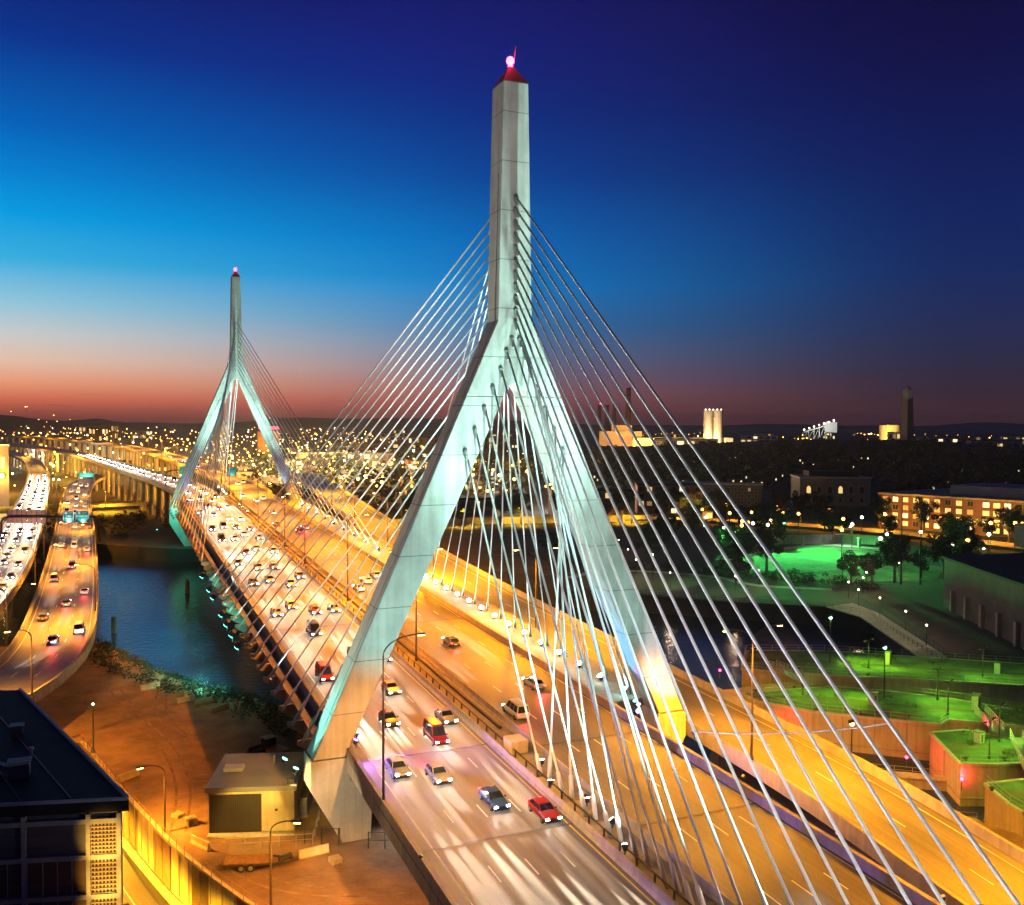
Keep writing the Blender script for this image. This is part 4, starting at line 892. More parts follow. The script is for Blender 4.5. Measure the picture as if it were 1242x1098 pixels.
def walkway(label, a, b):
    a = Vector(a); b = Vector(b); t = thing('footbridge', label, 'footbridge', tuple(a)); d = (b - a); s_ = Vector((d.y, -d.x, 0)).normalized() * .8
    MB().prism([tuple((a + s_).xy), tuple((b + s_).xy), tuple((b - s_).xy), tuple((a - s_).xy)], [a.z - .25, b.z - .25, b.z - .25, a.z - .25], [a.z, b.z, b.z, a.z]).build('deck', M['steel'], t, world=True)
    r = MB(); n = 10
    for s in (-1, 1):
        for k in range(n + 1): q = a.lerp(b, k / n) + s_ * s; r.bar(q, q + Vector((0, 0, 1.2)), .09)
        for h in (.35, .75, 1.2): r.bar(a + s_ * s + Vector((0, 0, h)), b + s_ * s + Vector((0, 0, h)), .09)
    r.build('balustrade', M['metalroof'], t, world=True)
walkway('sloping teal lit footbridge over the lock gate from the middle platform', (84.5, 2, 1.3), (76.5, -8, 2.2)); walkway('second footbridge bay from the square pier to the nearest lock pier', (76.5, -11, 2.2), (66, -22, 1.6))
walkway('slim gangway between the farthest platform and the middle platform', (71, 37, 1.5), (70, 25, 1.3))
GM = thing('gate_machinery', 'dark lock gate machinery on the water between the green platforms', 'machinery', (64, 31, -4.5)); g = MB()
g.box(-6, 4, -3, 3, 0, 3.4); g.build('housing', M['concd'], GM); g = MB()
for k in range(5): g.bar((-5 + 2 * k, -3.1, 0), (-4 + 2 * k, -3.1, 3.4), .2)
g.build('brace', M['rusty'], GM); MB().box(-6.3, 4.3, -3.3, 3.3, 3.4, 3.7).build('roof', M['conc'], GM)
tee = lamp_proto('lamp_post', 5.5, (0, pi), 1500, 'dimwin', (.40, 1, .08), arm=1.0, r=.09, mat='dark', cone=160, bulb=.8)
LGP = 'lamp posts on the lock platforms'
for x, y, z, l in ((88, 30, 1.2, 'tee shaped lamp post on the farthest green platform, inner end'), (103, 17, 1.2, 'tee shaped lamp post on the farthest green platform, outer end'), (84, 10, 1, 'tee shaped lamp post at the back of the middle platform'), (79, 3.4, 1, 'tee shaped lamp post at the bend of the middle platform'), (64.5, 21, 1, 'tee shaped lamp post at the water end of the middle platform'), (75.5, -9, 1, 'tee shaped lamp post on the square pier'), (68, -13.5, 1, 'tee shaped lamp post on the corner of the red lit pier'), (63, -25, 1, 'tee shaped lamp post on the nearest lock pier'), (112, 8.5, 1.2, 'tee shaped lamp post by the olive lit drive')):
    place(tee, x, y, z, .3, l, LGP)
def signal(x, y, z, label, pw=500):
    t = thing('signal_light', label, 'signal light', (x, y, z), 0, 'red navigation lights in the lock'); MB().tube([(0, 0, 0), (0, 0, 1.4)], .07).build('post', M['dsteel'], t); MB().ball((0, 0, 1.55), .2, 8, 5).build('lens', M['lamp_r'], t)
    light('signal_lamp', 'POINT', t, (0, 0, 2.0), pw, (1, .03, .04), radius=.15)
for a in ((56.5, 16, -3.0, 'red signal light at the foot of the orange lock wall'), (63.5, -3, -3.2, 'red signal light on the dark fender beside the red lit wall', 1800), (62.4, -13.8, -2.5, 'red signal light below the corner of the red lit pier', 1200), (79, -4, .5, 'red signal light under the footbridge'), (58, 36, .8, 'red signal light at the water end of the farthest platform'), (66, -24, 1, 'red signal light at the right edge by the nearest pier')): signal(*a)
# green floods that colour the platforms
def mast_light(label, x, y, z, h, targets, lens, color, e, size=80, cat='floodlight', group='floodlights of the dam and park'):
    t = thing('floodlight_mast', label, cat, (x, y, z), 0, group)
    MB().tube([(0, 0, 0), (0, 0, h)], [.14, .08], 8).build('pole', M['dark'], t); hd = MB().box(-.5, .5, -.2, .2, h, h + .45).build('lamp_head', M['dark'], t)
    MB().ball((0, 0, h - .1), .3, 8, 5).build('lens', M[lens], hd)
    for tg in targets: wlight('flood_lamp', 'SPOT', t, (x, y, z + h - .6), e, color, tg, size=size, blend=.8, radius=.4)
    return t
GREEN = (.5, 1, .02)
mast_light('slim mast with a green tinted flood over the farthest platform', 84, 36, 1.2, 9, [(90, 32, 1), (112, 12, 1)], 'far_g', GREEN, 32000, 70)
mast_light('slim mast with a green flood over the middle platform', 76, 14, 1.0, 9, [(70, 16, 1), (88, 2, 1)], 'far_g', GREEN, 27000, 70)
mast_light('slim mast with a green flood over the square pier', 77, -13, 1.0, 8, [(71, -9, 1), (62, -25, 1)], 'far_g', GREEN, 11000, 76)
mast_light('slim mast with an orange flood that lights the lock walls', 50, -6, -3.4, 9.5, [(64, 10, -2), (58, 20, -1), (64, -11, -2)], 'lamp_o', (1, .46, .10), 17000, 70)
mast_light('mast with an amber flood on the olive drive', 128, 14, 0, 12, [(128, 30, 0), (140, 46, 0)], 'far_y', (1, .72, .05), 15000, 110)
# promenade, drive, steps
struct(MB().prism([(126.5, 85), (137, 86), (133, 72), (109, 26.5), (104, 29.5), (126, 72)], -.2, .06).build('promenade', M['concd']))
struct(MB().prism([(156, 96), (152, 76), (127, 26), (122, 14), (110, 22), (112, 28), (138, 74), (146, 96)], -.2, .1).build('drive', M['mud']))
struct(MB().prism([(94, 114), (110, 98), (127, 85), (137, 86), (150, 98), (140, 112), (112, 122), (98, 124)], -.2, .05).build('promenade', M['mud']))
fence('railing', 'dark railing along the water edge of the promenade', [(109.5, 98.5, 0), (126, 84.6, 0), (130, 73, 0), (117.4, 49.6, 0), (106.6, 26.8, 0)], 1.1, 2.4, (.5, .98), 'dsteel', .045)
fence('railing', 'dark railing between the promenade and the drive', [(133.4, 72, 0), (121, 48.5, 0), (110.5, 27.5, 0)], 1.1, 2.4, (.5, .98), 'dsteel', .045)
fence('railing', 'pale railing on the park river wall', [(79.3, 126.2, 0), (94.3, 115.3, 0), (109.5, 99.5, 0)], 1.1, 2.6, (.5, .98), 'steel', .04)
globe = thing('park_lamp', 'p', 'lamp post'); MB().tube([(0, 0, 0), (0, 0, 4.2)], [.1, .06], 8).build('pole', M['dark'], globe); MB().ball((0, 0, 4.45), .19, 8, 6).build('globe', M['far_w'], globe); light('lamp_light', 'POINT', globe, (0, 0, 5.0), 900, (1, .68, .42), radius=.25); freeze(globe)
LPK = 'globe lamp posts along the promenade and park paths'
for k, (x, y, w) in enumerate(((117, 43, 'nearest on the promenade'), (124.5, 56, 'second on the promenade'), (131.5, 71, 'third on the promenade'), (135, 82, 'at the promenade corner'), (141, 92, 'behind the promenade corner'), (150, 96, 'by the drive'), (158, 103, 'beside the tall flagpoles'), (104, 124, 'near the river wall'), (118, 112, 'by the round flower bed'), (131, 118, 'on the path before the lawn'), (108, 150, 'on the curved path in the dark park'), (118, 172, 'in the dark park under the yellow wall'), (128, 196, 'far in the dark park'), (100, 160, 'by the dark park path'), (163, 118, 'at the front edge of the lawn'), (182, 114, 'right of the lawn trees'))):
    place(globe, x, y, 0, 0, f'white globe lamp post {w}', LPK)
struct(MB().prism([(140, 147), (152, 160), (176, 172), (212, 178), (224, 160), (209, 121), (187, 104), (163, 110), (148, 122), (141, 133)], -.2, .09).build('lawn', M['grass']))
struct(strip(spline([(150, 163, .1), (176, 175, .1), (213, 181, .1), (228, 158, .1)], 4), -2.6, 2.6, .03).build('park_path', M['paving']))
struct(strip(spline([(84, 150, .05), (100, 158, .05), (116, 150, .05), (128, 134, .05), (130, 118, .05), (146, 104, .05)], 4), -1.8, 1.8, .03).build('park_path', M['paving']))
struct(MB().prism([(80, 128), (95, 117), (112, 124), (126, 134), (116, 148), (98, 156), (84, 148)], -.2, .06).build('lawn', M['rough_grass']))
PW = thing('park_wall', 'pale curved retaining wall behind the lawn with shrubs on top', 'wall', (200, 184, 0)); sweep(spline([(196, 192, 0), (206, 189, 0), (220, 186, 0), (238, 172, 0)], 3), [(-.4, 0), (.4, 0), (.4, 3.6), (-.4, 3.6)]).build('wall_panel', M['conc'], PW, world=True)
for k, (x, y) in enumerate(((189, 181), (204, 184), (221, 172), (226, 160))):
    tag(MB().box(x - .5, x + .5, y - .5, y + .5, 0, 3.6).box(x - .65, x + .65, y - .65, y + .65, 3.6, 3.9).build('gate_pillar', M['conc']), f'pale stone pillar behind the green lawn, {ordn[k]} from the bright flood', 'pillar', 'stone pillars behind the lawn')
TGR = (.10, 1, .20)
mast_light('tall mast with the brightest teal flood beside the green lawn', 188, 176, 0, 10.5, [(172, 150, 0), (196, 146, 0), (205, 168, 0)], 'lamp_t', TGR, 420000, 78)
mast_light('teal park flood among the trees left of the lawn', 152, 176, 0, 11, [(160, 146, 0), (160, 168, 3)], 'lamp_t', TGR, 80000, 76)
mast_light('white park flood on the pale retaining wall', 226, 182, 0, 7, [(212, 172, 0), (224, 184, 2)], 'lamp_w', (.9, 1, .9), 13000, 110)
mast_light('white park flood near the river seen between the stays', 106, 137, 0, 8, [(100, 140, 0), (112, 132, 0)], 'lamp_w', (1, .9, .75), 6500, 110)
mast_light('pair of small white floods by the bushes near the dark hall', 226, 120, 0, 6, [(222, 118, 1), (232, 130, 1)], 'lamp_w', (.9, .95, 1), 9000, 120)
for k, (x, y) in enumerate(((171.5, 103), (176.5, 100.5))):
    t = thing('flagpole', f'tall dark bare flagpole before the lawn, {("left", "right")[k]} one of the pair', 'flagpole', (x, y, 0)); MB().tube([(0, 0, 0), (0, 0, 26)], [.28, .14], 8).build('pole', M['dark'], t); MB().ball((0, 0, 26.2), .28).build('finial', M['dsteel'], t)
pp = (('dark coat', 'leaf'), ('dark coat', 'leafd'))
HL = thing('dark_hall', 'long dark windowless hall with a sloping roofline at the right edge', 'building', (157, 74, 0)); h_ = lambda n, mb, m: mb.build(n, m, HL, world=True)
h_('wall', MB().prism([(156.5, 74), (131, 28), (112, -8), (190, -40), (235, 60)], 0, [12.6, 13.6, 14, 14, 13]), M['house'])
h_('roof', MB().prism([(156.2, 74.6), (130.4, 28), (111.4, -8.4), (190, -41), (236, 61)], [12.6, 13.6, 14, 14, 13], [13.2, 14.2, 14.6, 14.8, 13.8]), M['roof'])
for t in (.12, .3, .48, .66, .84): x = 156.5 + (131 - 156.5) * t; y = 74 + (28 - 74) * t; h_('buttress', MB().prism([(x - .9, y + .1), (x - 1.5, y - .95), (x - .2, y - 1.6), (x + .4, y - .6)], 0, 5.4), M['concd'])
h_('stair_tower', MB().box(190, 212, 62, 80, 13.4, 20), M['clad'])
for k in range(3): h_('vent_stack', MB().tube([(192 + 4 * k, 58, 13), (192 + 4 * k, 58, 18.5)], .5), M['metalroof'])

# ------------------------------------------------------------------ trees
def tree_proto(seed, h, r, mat='leaf', n=1100, leaf=.34):
    rnd = random.Random(seed); t = thing('tree', 'p', 'tree'); tb = MB()
    tb.tube([(0, 0, -.3), (.05, 0, h * .2), (.1, .05, h * .42), (.05, .1, h * .8)], [r * .085, r * .065, r * .05, r * .015], 7)
    cl = MB(); cs = []
    for k in range(15):
        a = k * 2.4 + rnd.uniform(-.6, .6); q = rnd.uniform(.2, .95) * r; z = h * rnd.uniform(.36, 1.0)
        c = Vector((cos(a) * q, sin(a) * q, z)); cs.append(c); tb.tube([(.08, .04, h * rnd.uniform(.25, .45)), tuple(c * .6 + Vector((0, 0, z * .32))), tuple(c)], [r * .035, r * .022, r * .008], 5)
    for c in cs + [Vector((0, 0, h * .85)), Vector((0, 0, h * .6))]: leaf_cloud(cl, c, r * rnd.uniform(.2, .46), h * rnd.uniform(.07, .17), int(n / 13 * rnd.uniform(.6, 1.4)), leaf * rnd.uniform(.7, 1.2), rnd)
    tb.build('trunk', M['bark'], t); cl.build('crown', M[mat], t); return freeze(t)
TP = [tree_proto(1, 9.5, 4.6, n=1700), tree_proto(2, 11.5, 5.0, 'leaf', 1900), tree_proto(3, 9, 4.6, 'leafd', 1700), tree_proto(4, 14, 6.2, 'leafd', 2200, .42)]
TG = 'trees of the riverside park and streets'
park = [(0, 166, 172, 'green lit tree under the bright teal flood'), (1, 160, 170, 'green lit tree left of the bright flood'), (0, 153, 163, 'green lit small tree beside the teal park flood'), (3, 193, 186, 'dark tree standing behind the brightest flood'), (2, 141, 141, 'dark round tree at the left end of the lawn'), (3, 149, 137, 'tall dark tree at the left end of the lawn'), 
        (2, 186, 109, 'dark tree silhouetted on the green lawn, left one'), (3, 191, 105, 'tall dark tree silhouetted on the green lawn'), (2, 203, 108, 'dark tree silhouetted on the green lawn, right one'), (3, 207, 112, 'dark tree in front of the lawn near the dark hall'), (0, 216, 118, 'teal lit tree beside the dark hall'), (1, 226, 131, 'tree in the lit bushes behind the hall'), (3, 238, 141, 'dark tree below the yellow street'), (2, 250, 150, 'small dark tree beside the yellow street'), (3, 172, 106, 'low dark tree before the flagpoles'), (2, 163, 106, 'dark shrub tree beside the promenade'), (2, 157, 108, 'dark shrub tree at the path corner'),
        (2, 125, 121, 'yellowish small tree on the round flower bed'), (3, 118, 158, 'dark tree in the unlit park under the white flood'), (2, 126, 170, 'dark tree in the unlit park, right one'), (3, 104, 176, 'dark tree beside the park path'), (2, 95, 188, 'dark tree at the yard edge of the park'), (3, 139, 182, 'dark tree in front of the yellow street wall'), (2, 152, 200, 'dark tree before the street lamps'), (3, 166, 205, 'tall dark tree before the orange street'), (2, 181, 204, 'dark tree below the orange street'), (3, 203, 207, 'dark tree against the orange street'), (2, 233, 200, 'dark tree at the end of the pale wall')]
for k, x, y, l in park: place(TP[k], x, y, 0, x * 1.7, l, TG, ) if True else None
rt = random.Random(21)
STREET = spline([(60, 322, .6), (105, 312, .8), (176, 296, 1), (222, 270, 1), (262, 208, 1), (275, 150, 1), (285, 60, 1), (300, -60, 1)], 8)
LS = lengths(STREET)
for k in range(34):
    p = at_s(STREET, LS, 20 + k * 9.5); sd = rt.choice((-11, 11, 15, -14)); n = Vector((.8, .5, 0)).normalized()
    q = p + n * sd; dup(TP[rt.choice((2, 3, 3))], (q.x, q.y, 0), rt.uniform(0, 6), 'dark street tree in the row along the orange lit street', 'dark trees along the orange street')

# ------------------------------------------------------------------ the town to the north-east
road('street', STREET, -7, 7, M['street'], lanes=(0,), edges=(6.3, -6.3), dz=.1)
cityl = lamp_proto('street_lamp', 9, (0,), 42000, 'far_o', arm=2.0, r=.12, cone=165, bulb=1.4)
CL = 'sodium lamps along the orange street'
k = 0; s = 10
while s < LS[-1] - 20:
    p = at_s(STREET, LS, s); q = at_s(STREET, LS, s + 1); n = Vector(((q - p).y, -(q - p).x, 0)).normalized()
    place(cityl, p.x - n.x * 8, p.y - n.y * 8, 0, atan2(n.y, n.x), f'orange street lamp, {ordn[k]} from the yellow wall along the street before the brick office', CL); k += 1; s += 24
YW = thing('yellow_wall', 'long low wall glowing yellow under street lamps beyond the brown yard', 'wall', (105, 303, 0))
sweep(spline([(40, 312, 0), (105, 303, 0), (176, 288.5, 0), (196, 282, 0)], 6), [(-.4, 0), (.4, 0), (.4, 3.3), (-.4, 3.3)]).build('wall_panel', M['buff'], YW, world=True)
sweep(spline([(0, 262, 0), (34, 247, 0), (70, 232, 0)], 6), [(-.4, 0), (.4, 0), (.4, .9), (-.4, .9)]).build('low_parapet', M['conc'], YW, world=True)
yl = lamp_proto('street_lamp', 8, (0,), 42000, 'far_y', (1, .6, .03), arm=2, cone=150, bulb=1.4)
for k, (x, y) in enumerate(((52, 302), (78, 299), (104, 294.5), (130, 290), (156, 284), (182, 278))):
    place(yl, x, y, 0, pi / 2, f'yellow street lamp washing the long yellow wall, {ordn[k]} from the bridge', 'lamps before the yellow wall')
def windows(b, A, Bq, z0, rows, cols, w, h, pitch_z, lit, rnd, marg=1.0, frame='conc', mats=('win', 'winw', 'dimwin')):
    """real recessed window units along the wall from A to B, every window a part with its pane"""
    A = Vector((*A, 0)); Bq = Vector((*Bq, 0)); d = (Bq - A).normalized(); L = (Bq - A).length; n = Vector((d.y, -d.x, 0))
    for r in range(rows):
        for c in range(cols):
            t = marg + (L - 2 * marg) * (c + .5) / cols; z = z0 + r * pitch_z
            def P(u, v, o): q = A + d * (t + u) + n * o; return (q.x, q.y, z + v)
            fm = MB()
            for u0, u1, v0, v1 in ((-w / 2 - .14, -w / 2, -.14, h + .14), (w / 2, w / 2 + .14, -.14, h + .14), (-w / 2, w / 2, -.14, 0), (-w / 2, w / 2, h, h + .14), (-.05, .05, 0, h)):
                fm.add([P(u0, v0, .01), P(u1, v0, .01), P(u1, v1, .01), P(u0, v1, .01), P(u0, v0, .16), P(u1, v0, .16), P(u1, v1, .16), P(u0, v1, .16)], [(3, 2, 1, 0), (4, 5, 6, 7), (0, 1, 5, 4), (1, 2, 6, 5), (2, 3, 7, 6), (3, 0, 4, 7)])
            f = fm.build('window', M[frame], b, world=True)
            x = rnd.random(); m = M['dark'] if x > lit else M[mats[0] if x < lit * .5 else mats[1] if x < lit * .78 else mats[2]]
            MB().quad(P(-w / 2, 0, .05), P(w / 2, 0, .05), P(w / 2, h, .05), P(-w / 2, h, .05)).build('pane', m, f)
rw = random.Random(9)
BO = thing('brick_office', 'long red brick office building with rows of lit windows beside the orange street', 'office building', (290, 210, 0))
b0 = (291, 232); b1 = (304, 172); b2 = (318, 90); b3 = (322, 30)
# the street wings, seen from the south-west
B_ = lambda n, mb, m: mb.build(n, m, BO, world=True)
fa = [(284, 226), (299, 184), (312, 150), (322, 60)]
B_('wall', MB().prism(fa + [(380, 70), (372, 160), (352, 235)], 0, 15.2), M['brick'])
B_('cornice', MB().prism([(283.4, 226.4), (298.4, 184), (311.4, 149.8), (321.4, 59.5), (381, 69.5), (373, 160), (352, 236)], 15.2, 16.0), M['conc'])
B_('penthouse', MB().prism([(306, 205), (322, 160), (332, 90), (360, 95), (352, 170), (335, 212)], 16.0, 20.2), M['metalroof'])
windows(BO, fa[0], fa[1], 1.4, 4, 9, 2.4, 2.1, 3.6, .75, rw); windows(BO, fa[1], fa[2], 1.4, 4, 8, 2.6, 2.1, 3.6, .85, rw); windows(BO, fa[2], fa[3], 1.4, 4, 8, 3.0, 2.1, 3.6, .85, rw)
for k, (x, y) in enumerate(((281, 208), (291, 178), (305, 146), (312, 110))):
    wlight('facade_lamp', 'SPOT', BO, (x - 10, y - 6, 9), 26000, (1, .5, .06), (x + 3, y, 7), size=120)
CH = thing('arched_hall', 'old stone hall with arched windows, two softly lit, left of the brick office', 'hall', (345, 325, 0), R(-28))
MB().box(-20, 20, -10, 14, 0, 16).build('wall', M['stone'], CH); MB().box(-20.6, 20.6, -10.6, 14.6, 16, 17).build('cornice', M['conc'], CH); MB().prism([(-14, -6), (14, -6), (14, 10), (-14, 10)], 17, 20).build('roof', M['roof'], CH)
for k in range(6):
    x = -15 + 6 * k; f = MB().prism_y([(x - 1.5, 7.2), (x + 1.5, 7.2), (x + 1.5, 10.6), (x + 1.0, 11.7), (x, 12.2), (x - 1.0, 11.7), (x - 1.5, 10.6)], -10.15, -10.01).build('window', M['conc'], CH)
    MB().prism_y([(x - 1.15, 7.5), (x + 1.15, 7.5), (x + 1.15, 10.4), (x + .7, 11.3), (x, 11.7), (x - .7, 11.3), (x - 1.15, 10.4)], -10.2, -10.16).build('pane', M['win' if k in (0, 3) else 'dark'], f)
    MB().box(x - .8, x + .8, -10.12, -10.01, 2.4, 4.6).build('lower_window', M['dark'], CH)
LB = thing('long_building', 'long low brown building with a row of dark windows among street trees', 'building', (280, 345, 0), R(-36)); MB().box(-24, 24, -7, 7, 0, 12.5).build('wall', M['brown'], LB); MB().box(-24.5, 24.5, -7.5, 7.5, 12.5, 13.2).build('cornice', M['conc'], LB)
for r in range(3):
    for k in range(12): x = -21 + 3.8 * k; f = MB().box(x - .8, x + .8, -7.1, -7.01, 1.5 + 3.7 * r, 3.6 + 3.7 * r).build('window', M['conc'], LB); MB().quad((x - .65, -7.13, 1.65 + 3.7 * r), (x + .65, -7.13, 1.65 + 3.7 * r), (x + .65, -7.13, 3.45 + 3.7 * r), (x - .65, -7.13, 3.45 + 3.7 * r)).build('pane', M['dimwin' if rw.random() < .12 else 'dark'], f)
def block(name, label, x, y, w, d, h, rz, wall='brown', rows=3, cols=7, lit=.3, roofm='roof', group=None, z=0, cat='building'):
    t = thing(name, label, cat, (x, y, z), rz, group); MB().box(-w / 2, w / 2, -d / 2, d / 2, -3, h).build('wall', M[wall], t); MB().box(-w / 2 - .3, w / 2 + .3, -d / 2 - .3, d / 2 + .3, h, h + .7).build('roof', M[roofm], t)
    for r in range(rows):
        for k in range(cols):
            if rw.random() > .85: continue
            xx = -w / 2 + w * (k + .5) / cols; zz = h * (r + .45) / rows; ww = w / cols * .3; hh = h / rows * .3
            MB().box(xx - ww, xx + ww, -d / 2 - .12, -d / 2 - .01, zz - hh, zz + hh).build('window', M[rw.choice(['win', 'winw', 'win', 'dimwin']) if rw.random() < lit else 'dark'], t)
    return t
block('apartment_block', 'brown building with few lit windows behind the orange street, seen through the tower legs', 182, 322, 40, 14, 13, -.3, 'brown', 3, 9, .12)
block('apartment_block', 'dark red building right of the near tower beyond the yellow wall', 228, 318, 34, 14, 15, -.45, 'brick', 4, 8, .1)
block('apartment_block', 'squat dark warehouse beyond the yard left of the tower opening', 112, 345, 46, 18, 9, -.2, 'brown', 2, 8, .2)
block('apartment_block', 'low pale shed beside the yellow lit lot right of the near tower', 226, 286, 12, 7, 4, -.4, 'tank', 1, 3, .6)
wlight('yard_lamp', 'SPOT', YW, (215, 278, 11), 26000, (1, .66, .06), (222, 284, 0), size=140)
# houses on the wooded rise
rh = random.Random(31); HG1 = 'unlit houses on the wooded hill'; HG2 = 'houses with a lit window on the wooded hill'
def house_proto(lit):
    t = thing('house', 'p', 'house'); MB().box(-5, 5, -4, 4, -3, 6.5).build('wall', M['house'], t); MB().prism_y([(-5.5, 6.4), (5.5, 6.4), (0, 10)], -4.4, 4.4).build('roof', M['roof'], t); MB().box(2, 2.9, -.5, .5, 8, 11).build('chimney', M['brown'], t)
    for k, (x, z) in enumerate(((-3, 1.8), (0, 1.8), (3, 1.8), (-3, 4.4), (0, 4.4), (3, 4.4))):
        MB().box(x - .6, x + .6, -4.1, -4.01, z - .8, z + .8).build('window', M[('winw' if k == lit else 'win' if k == lit - 2 else 'dark')], t)
    return freeze(t)
HP = [house_proto(-1), house_proto(1), house_proto(5), house_proto(3)]
def hplace(p, x, y, l, g, n): 
    if n == 0: p.location = (x, y, rise_z(x, y)); p['label'] = l; p['group'] = g
    else: dup(p, (x, y, rise_z(x, y)), rh.uniform(-.9, .3), l, g)
cnt = [0, 0, 0, 0]; spots = []
while len(spots) < 90:
    az = rh.uniform(.42, .93); D = rh.uniform(430, 1000); x = -45 + D * sin(az); y = -106 + D * cos(az)
    if any((x - a) ** 2 + (y - b) ** 2 < 500 for a, b in spots) or sqrt((x - 880) ** 2 + (y - 840) ** 2) > 640: continue
    spots.append((x, y)); k = rh.choice((0, 0, 0, 1, 1, 2, 3))
    hplace(HP[k], x, y, 'dark gabled house with no light among the trees of the hill' if k == 0 else 'dark gabled house with a lit window among the trees of the hill', HG1 if k == 0 else HG2, cnt[k]); cnt[k] += 1
# far-off woods: one mass that nobody could count
def woods(name, label, pts, n, leaf, h, mat='leafd', seed=7):
    rnd = random.Random(seed); mb = MB()
    for (x, y, z) in pts:
        hh = h * rnd.uniform(.7, 1.3); leaf_cloud(mb, (x, y, z + hh * .55), hh * .6, hh * .5, n, leaf, rnd)
    tag(mb.build(name, M[mat]), label, None, None, 'stuff')
pts = []
rp_r = random.Random(13)
while len(pts) < 620:
    az = rp_r.uniform(.36, 1.02); D = rp_r.uniform(400, 1150); x = -45 + D * sin(az); y = -106 + D * cos(az)
    if sqrt((x - 880) ** 2 + (y - 840) ** 2) < 640 and not (D < 430 and .72 < az < .95): pts.append((x, y, rise_z(x, y)))
woods('hill_woods', 'dark mass of trees covering the low hill below the obelisk', pts, 46, 2.1, 13)
pts = []
while len(pts) < 420:
    az = rp_r.uniform(.13, .62); D = rp_r.uniform(520, 1500); x = -45 + D * sin(az); y = -106 + D * cos(az); pts.append((x, y, 0))
woods('city_woods', 'dark mass of trees in the flat town between the two towers', pts, 34, 2.4, 11, seed=8)
pts = [(-60 + rp_r.uniform(-14, 46), 305 + rp_r.uniform(0, 80), -1) for _ in range(26)] + [(rp_r.uniform(4, 95), rp_r.uniform(305, 420), 0) for _ in range(30)]
woods('bank_woods', 'dark bushes on the far bank under the elevated highway', pts, 60, .8, 6, seed=9)
# obelisk, tank, silos, chimneys, plant, ship loader
OB = thing('obelisk', 'tall dark granite obelisk with pointed top on the wooded hill', 'obelisk', (925, 825, rise_z(925, 825)))
def taper(a, b, z0, z1): return MB().add([(-a, -a, z0), (a, -a, z0), (a, a, z0), (-a, a, z0), (-b, -b, z1), (b, -b, z1), (b, b, z1), (-b, b, z1)], [(3, 2, 1, 0), (4, 5, 6, 7), (0, 1, 5, 4), (1, 2, 6, 5), (2, 3, 7, 6), (3, 0, 4, 7)])
taper(6.2, 4.3, -2, 67).build('shaft', M['stone'], OB); taper(4.3, .15, 67.02, 73).build('pyramidion', M['stone'], OB); MB().box(-8, 8, -8, 8, -3, 1).build('base', M['stone'], OB)
light('flood_lamp', 'SPOT', OB, (-38, -52, 46), 30000, (1, .95, .85), (0, 0, 64), size=17)
TK = thing('storage_tank', 'pale domed storage tank lit yellow beside the obelisk', 'tank', (1555, 1480, 0)); MB().tube([(0, 0, -2), (0, 0, 44)], 22, 28).build('shell', M['tank'], TK); MB().tube([(0, 0, 44), (0, 0, 47), (0, 0, 49)], [22, 14, 2], 28).build('dome', M['tank'], TK)
st_ = MB()
for k in range(8): st_.bar((-22.5 + k * 3.6, -21 + abs(k - 3.5) * 2, 4 + 4.6 * k), (-22.5 + (k + 1) * 3.6, -21 + abs(k - 2.5) * 2, 4 + 4.6 * (k + 1)), .8)
st_.build('stair', M['dsteel'], TK); light('flood_lamp', 'SPOT', TK, (-70, -60, 8), 900000, (1, .62, .12), (0, 0, 20), size=60)
SI = thing('grain_silo', 'pair of tall pale silos with white lamps on top, lit from below', 'silo', (986, 1345, 0), -.6)
for x in (-9, 9): s_ = MB().tube([(x, 0, -2), (x, 0, 69)], 8.6, 20).build('cylinder', M['tank'], SI); MB().tube([(x, 0, 69), (x, 0, 71)], 9.1, 20).build('rim', M['conc'], SI)
for k in range(5): MB().ball((-14 + 7 * k, -7, 72.2), .9).build('roof_lamp', M['far_w'], SI)
MB().box(-46, -20, -8, 10, -2, 16).build('annex', M['tank'], SI); MB().box(20, 36, -8, 10, -2, 20).build('annex', M['tank'], SI)
light('flood_lamp', 'SPOT', SI, (-20, -60, 6), 520000, (1, .66, .34), (0, 0, 26), size=90); light('flood_lamp', 'POINT', SI, (0, -22, 10), 60000, (1, .8, .4))
WH = thing('lit_warehouse', 'long industrial shed glowing yellow left of the silos', 'warehouse', (925, 1390, 0), -.6); MB().box(-72, 60, -14, 14, -2, 18).build('wall', M['tank'], WH); MB().box(-73, 61, -15, 15, 18, 20).build('roof', M['roof'], WH)
for k in range(9): MB().ball((-66 + 15 * k, -17, 17), .9).build('wall_lamp', M['far_y'], WH)
for k in range(4): light('wall_lamp_light', 'SPOT', WH, (-54 + 34 * k, -34, 20), 300000, (1, .55, .08), (-54 + 34 * k, -10, 6), size=110)
PP = thing('power_plant', 'orange lit block of a power plant at the foot of the chimneys', 'power plant', (906, 1545, 0), -.5); MB().box(-45, 40, -20, 20, -2, 30).build('wall', M['tank'], PP); MB().box(-20, 20, -16, 16, 30, 42).build('boiler_house', M['tank'], PP)
for x in (-40, 0, 38): light('wall_lamp_light', 'SPOT', PP, (x, -60, 8), 80000, (1, .42, .1), (x * .7, -18, 20), size=90)
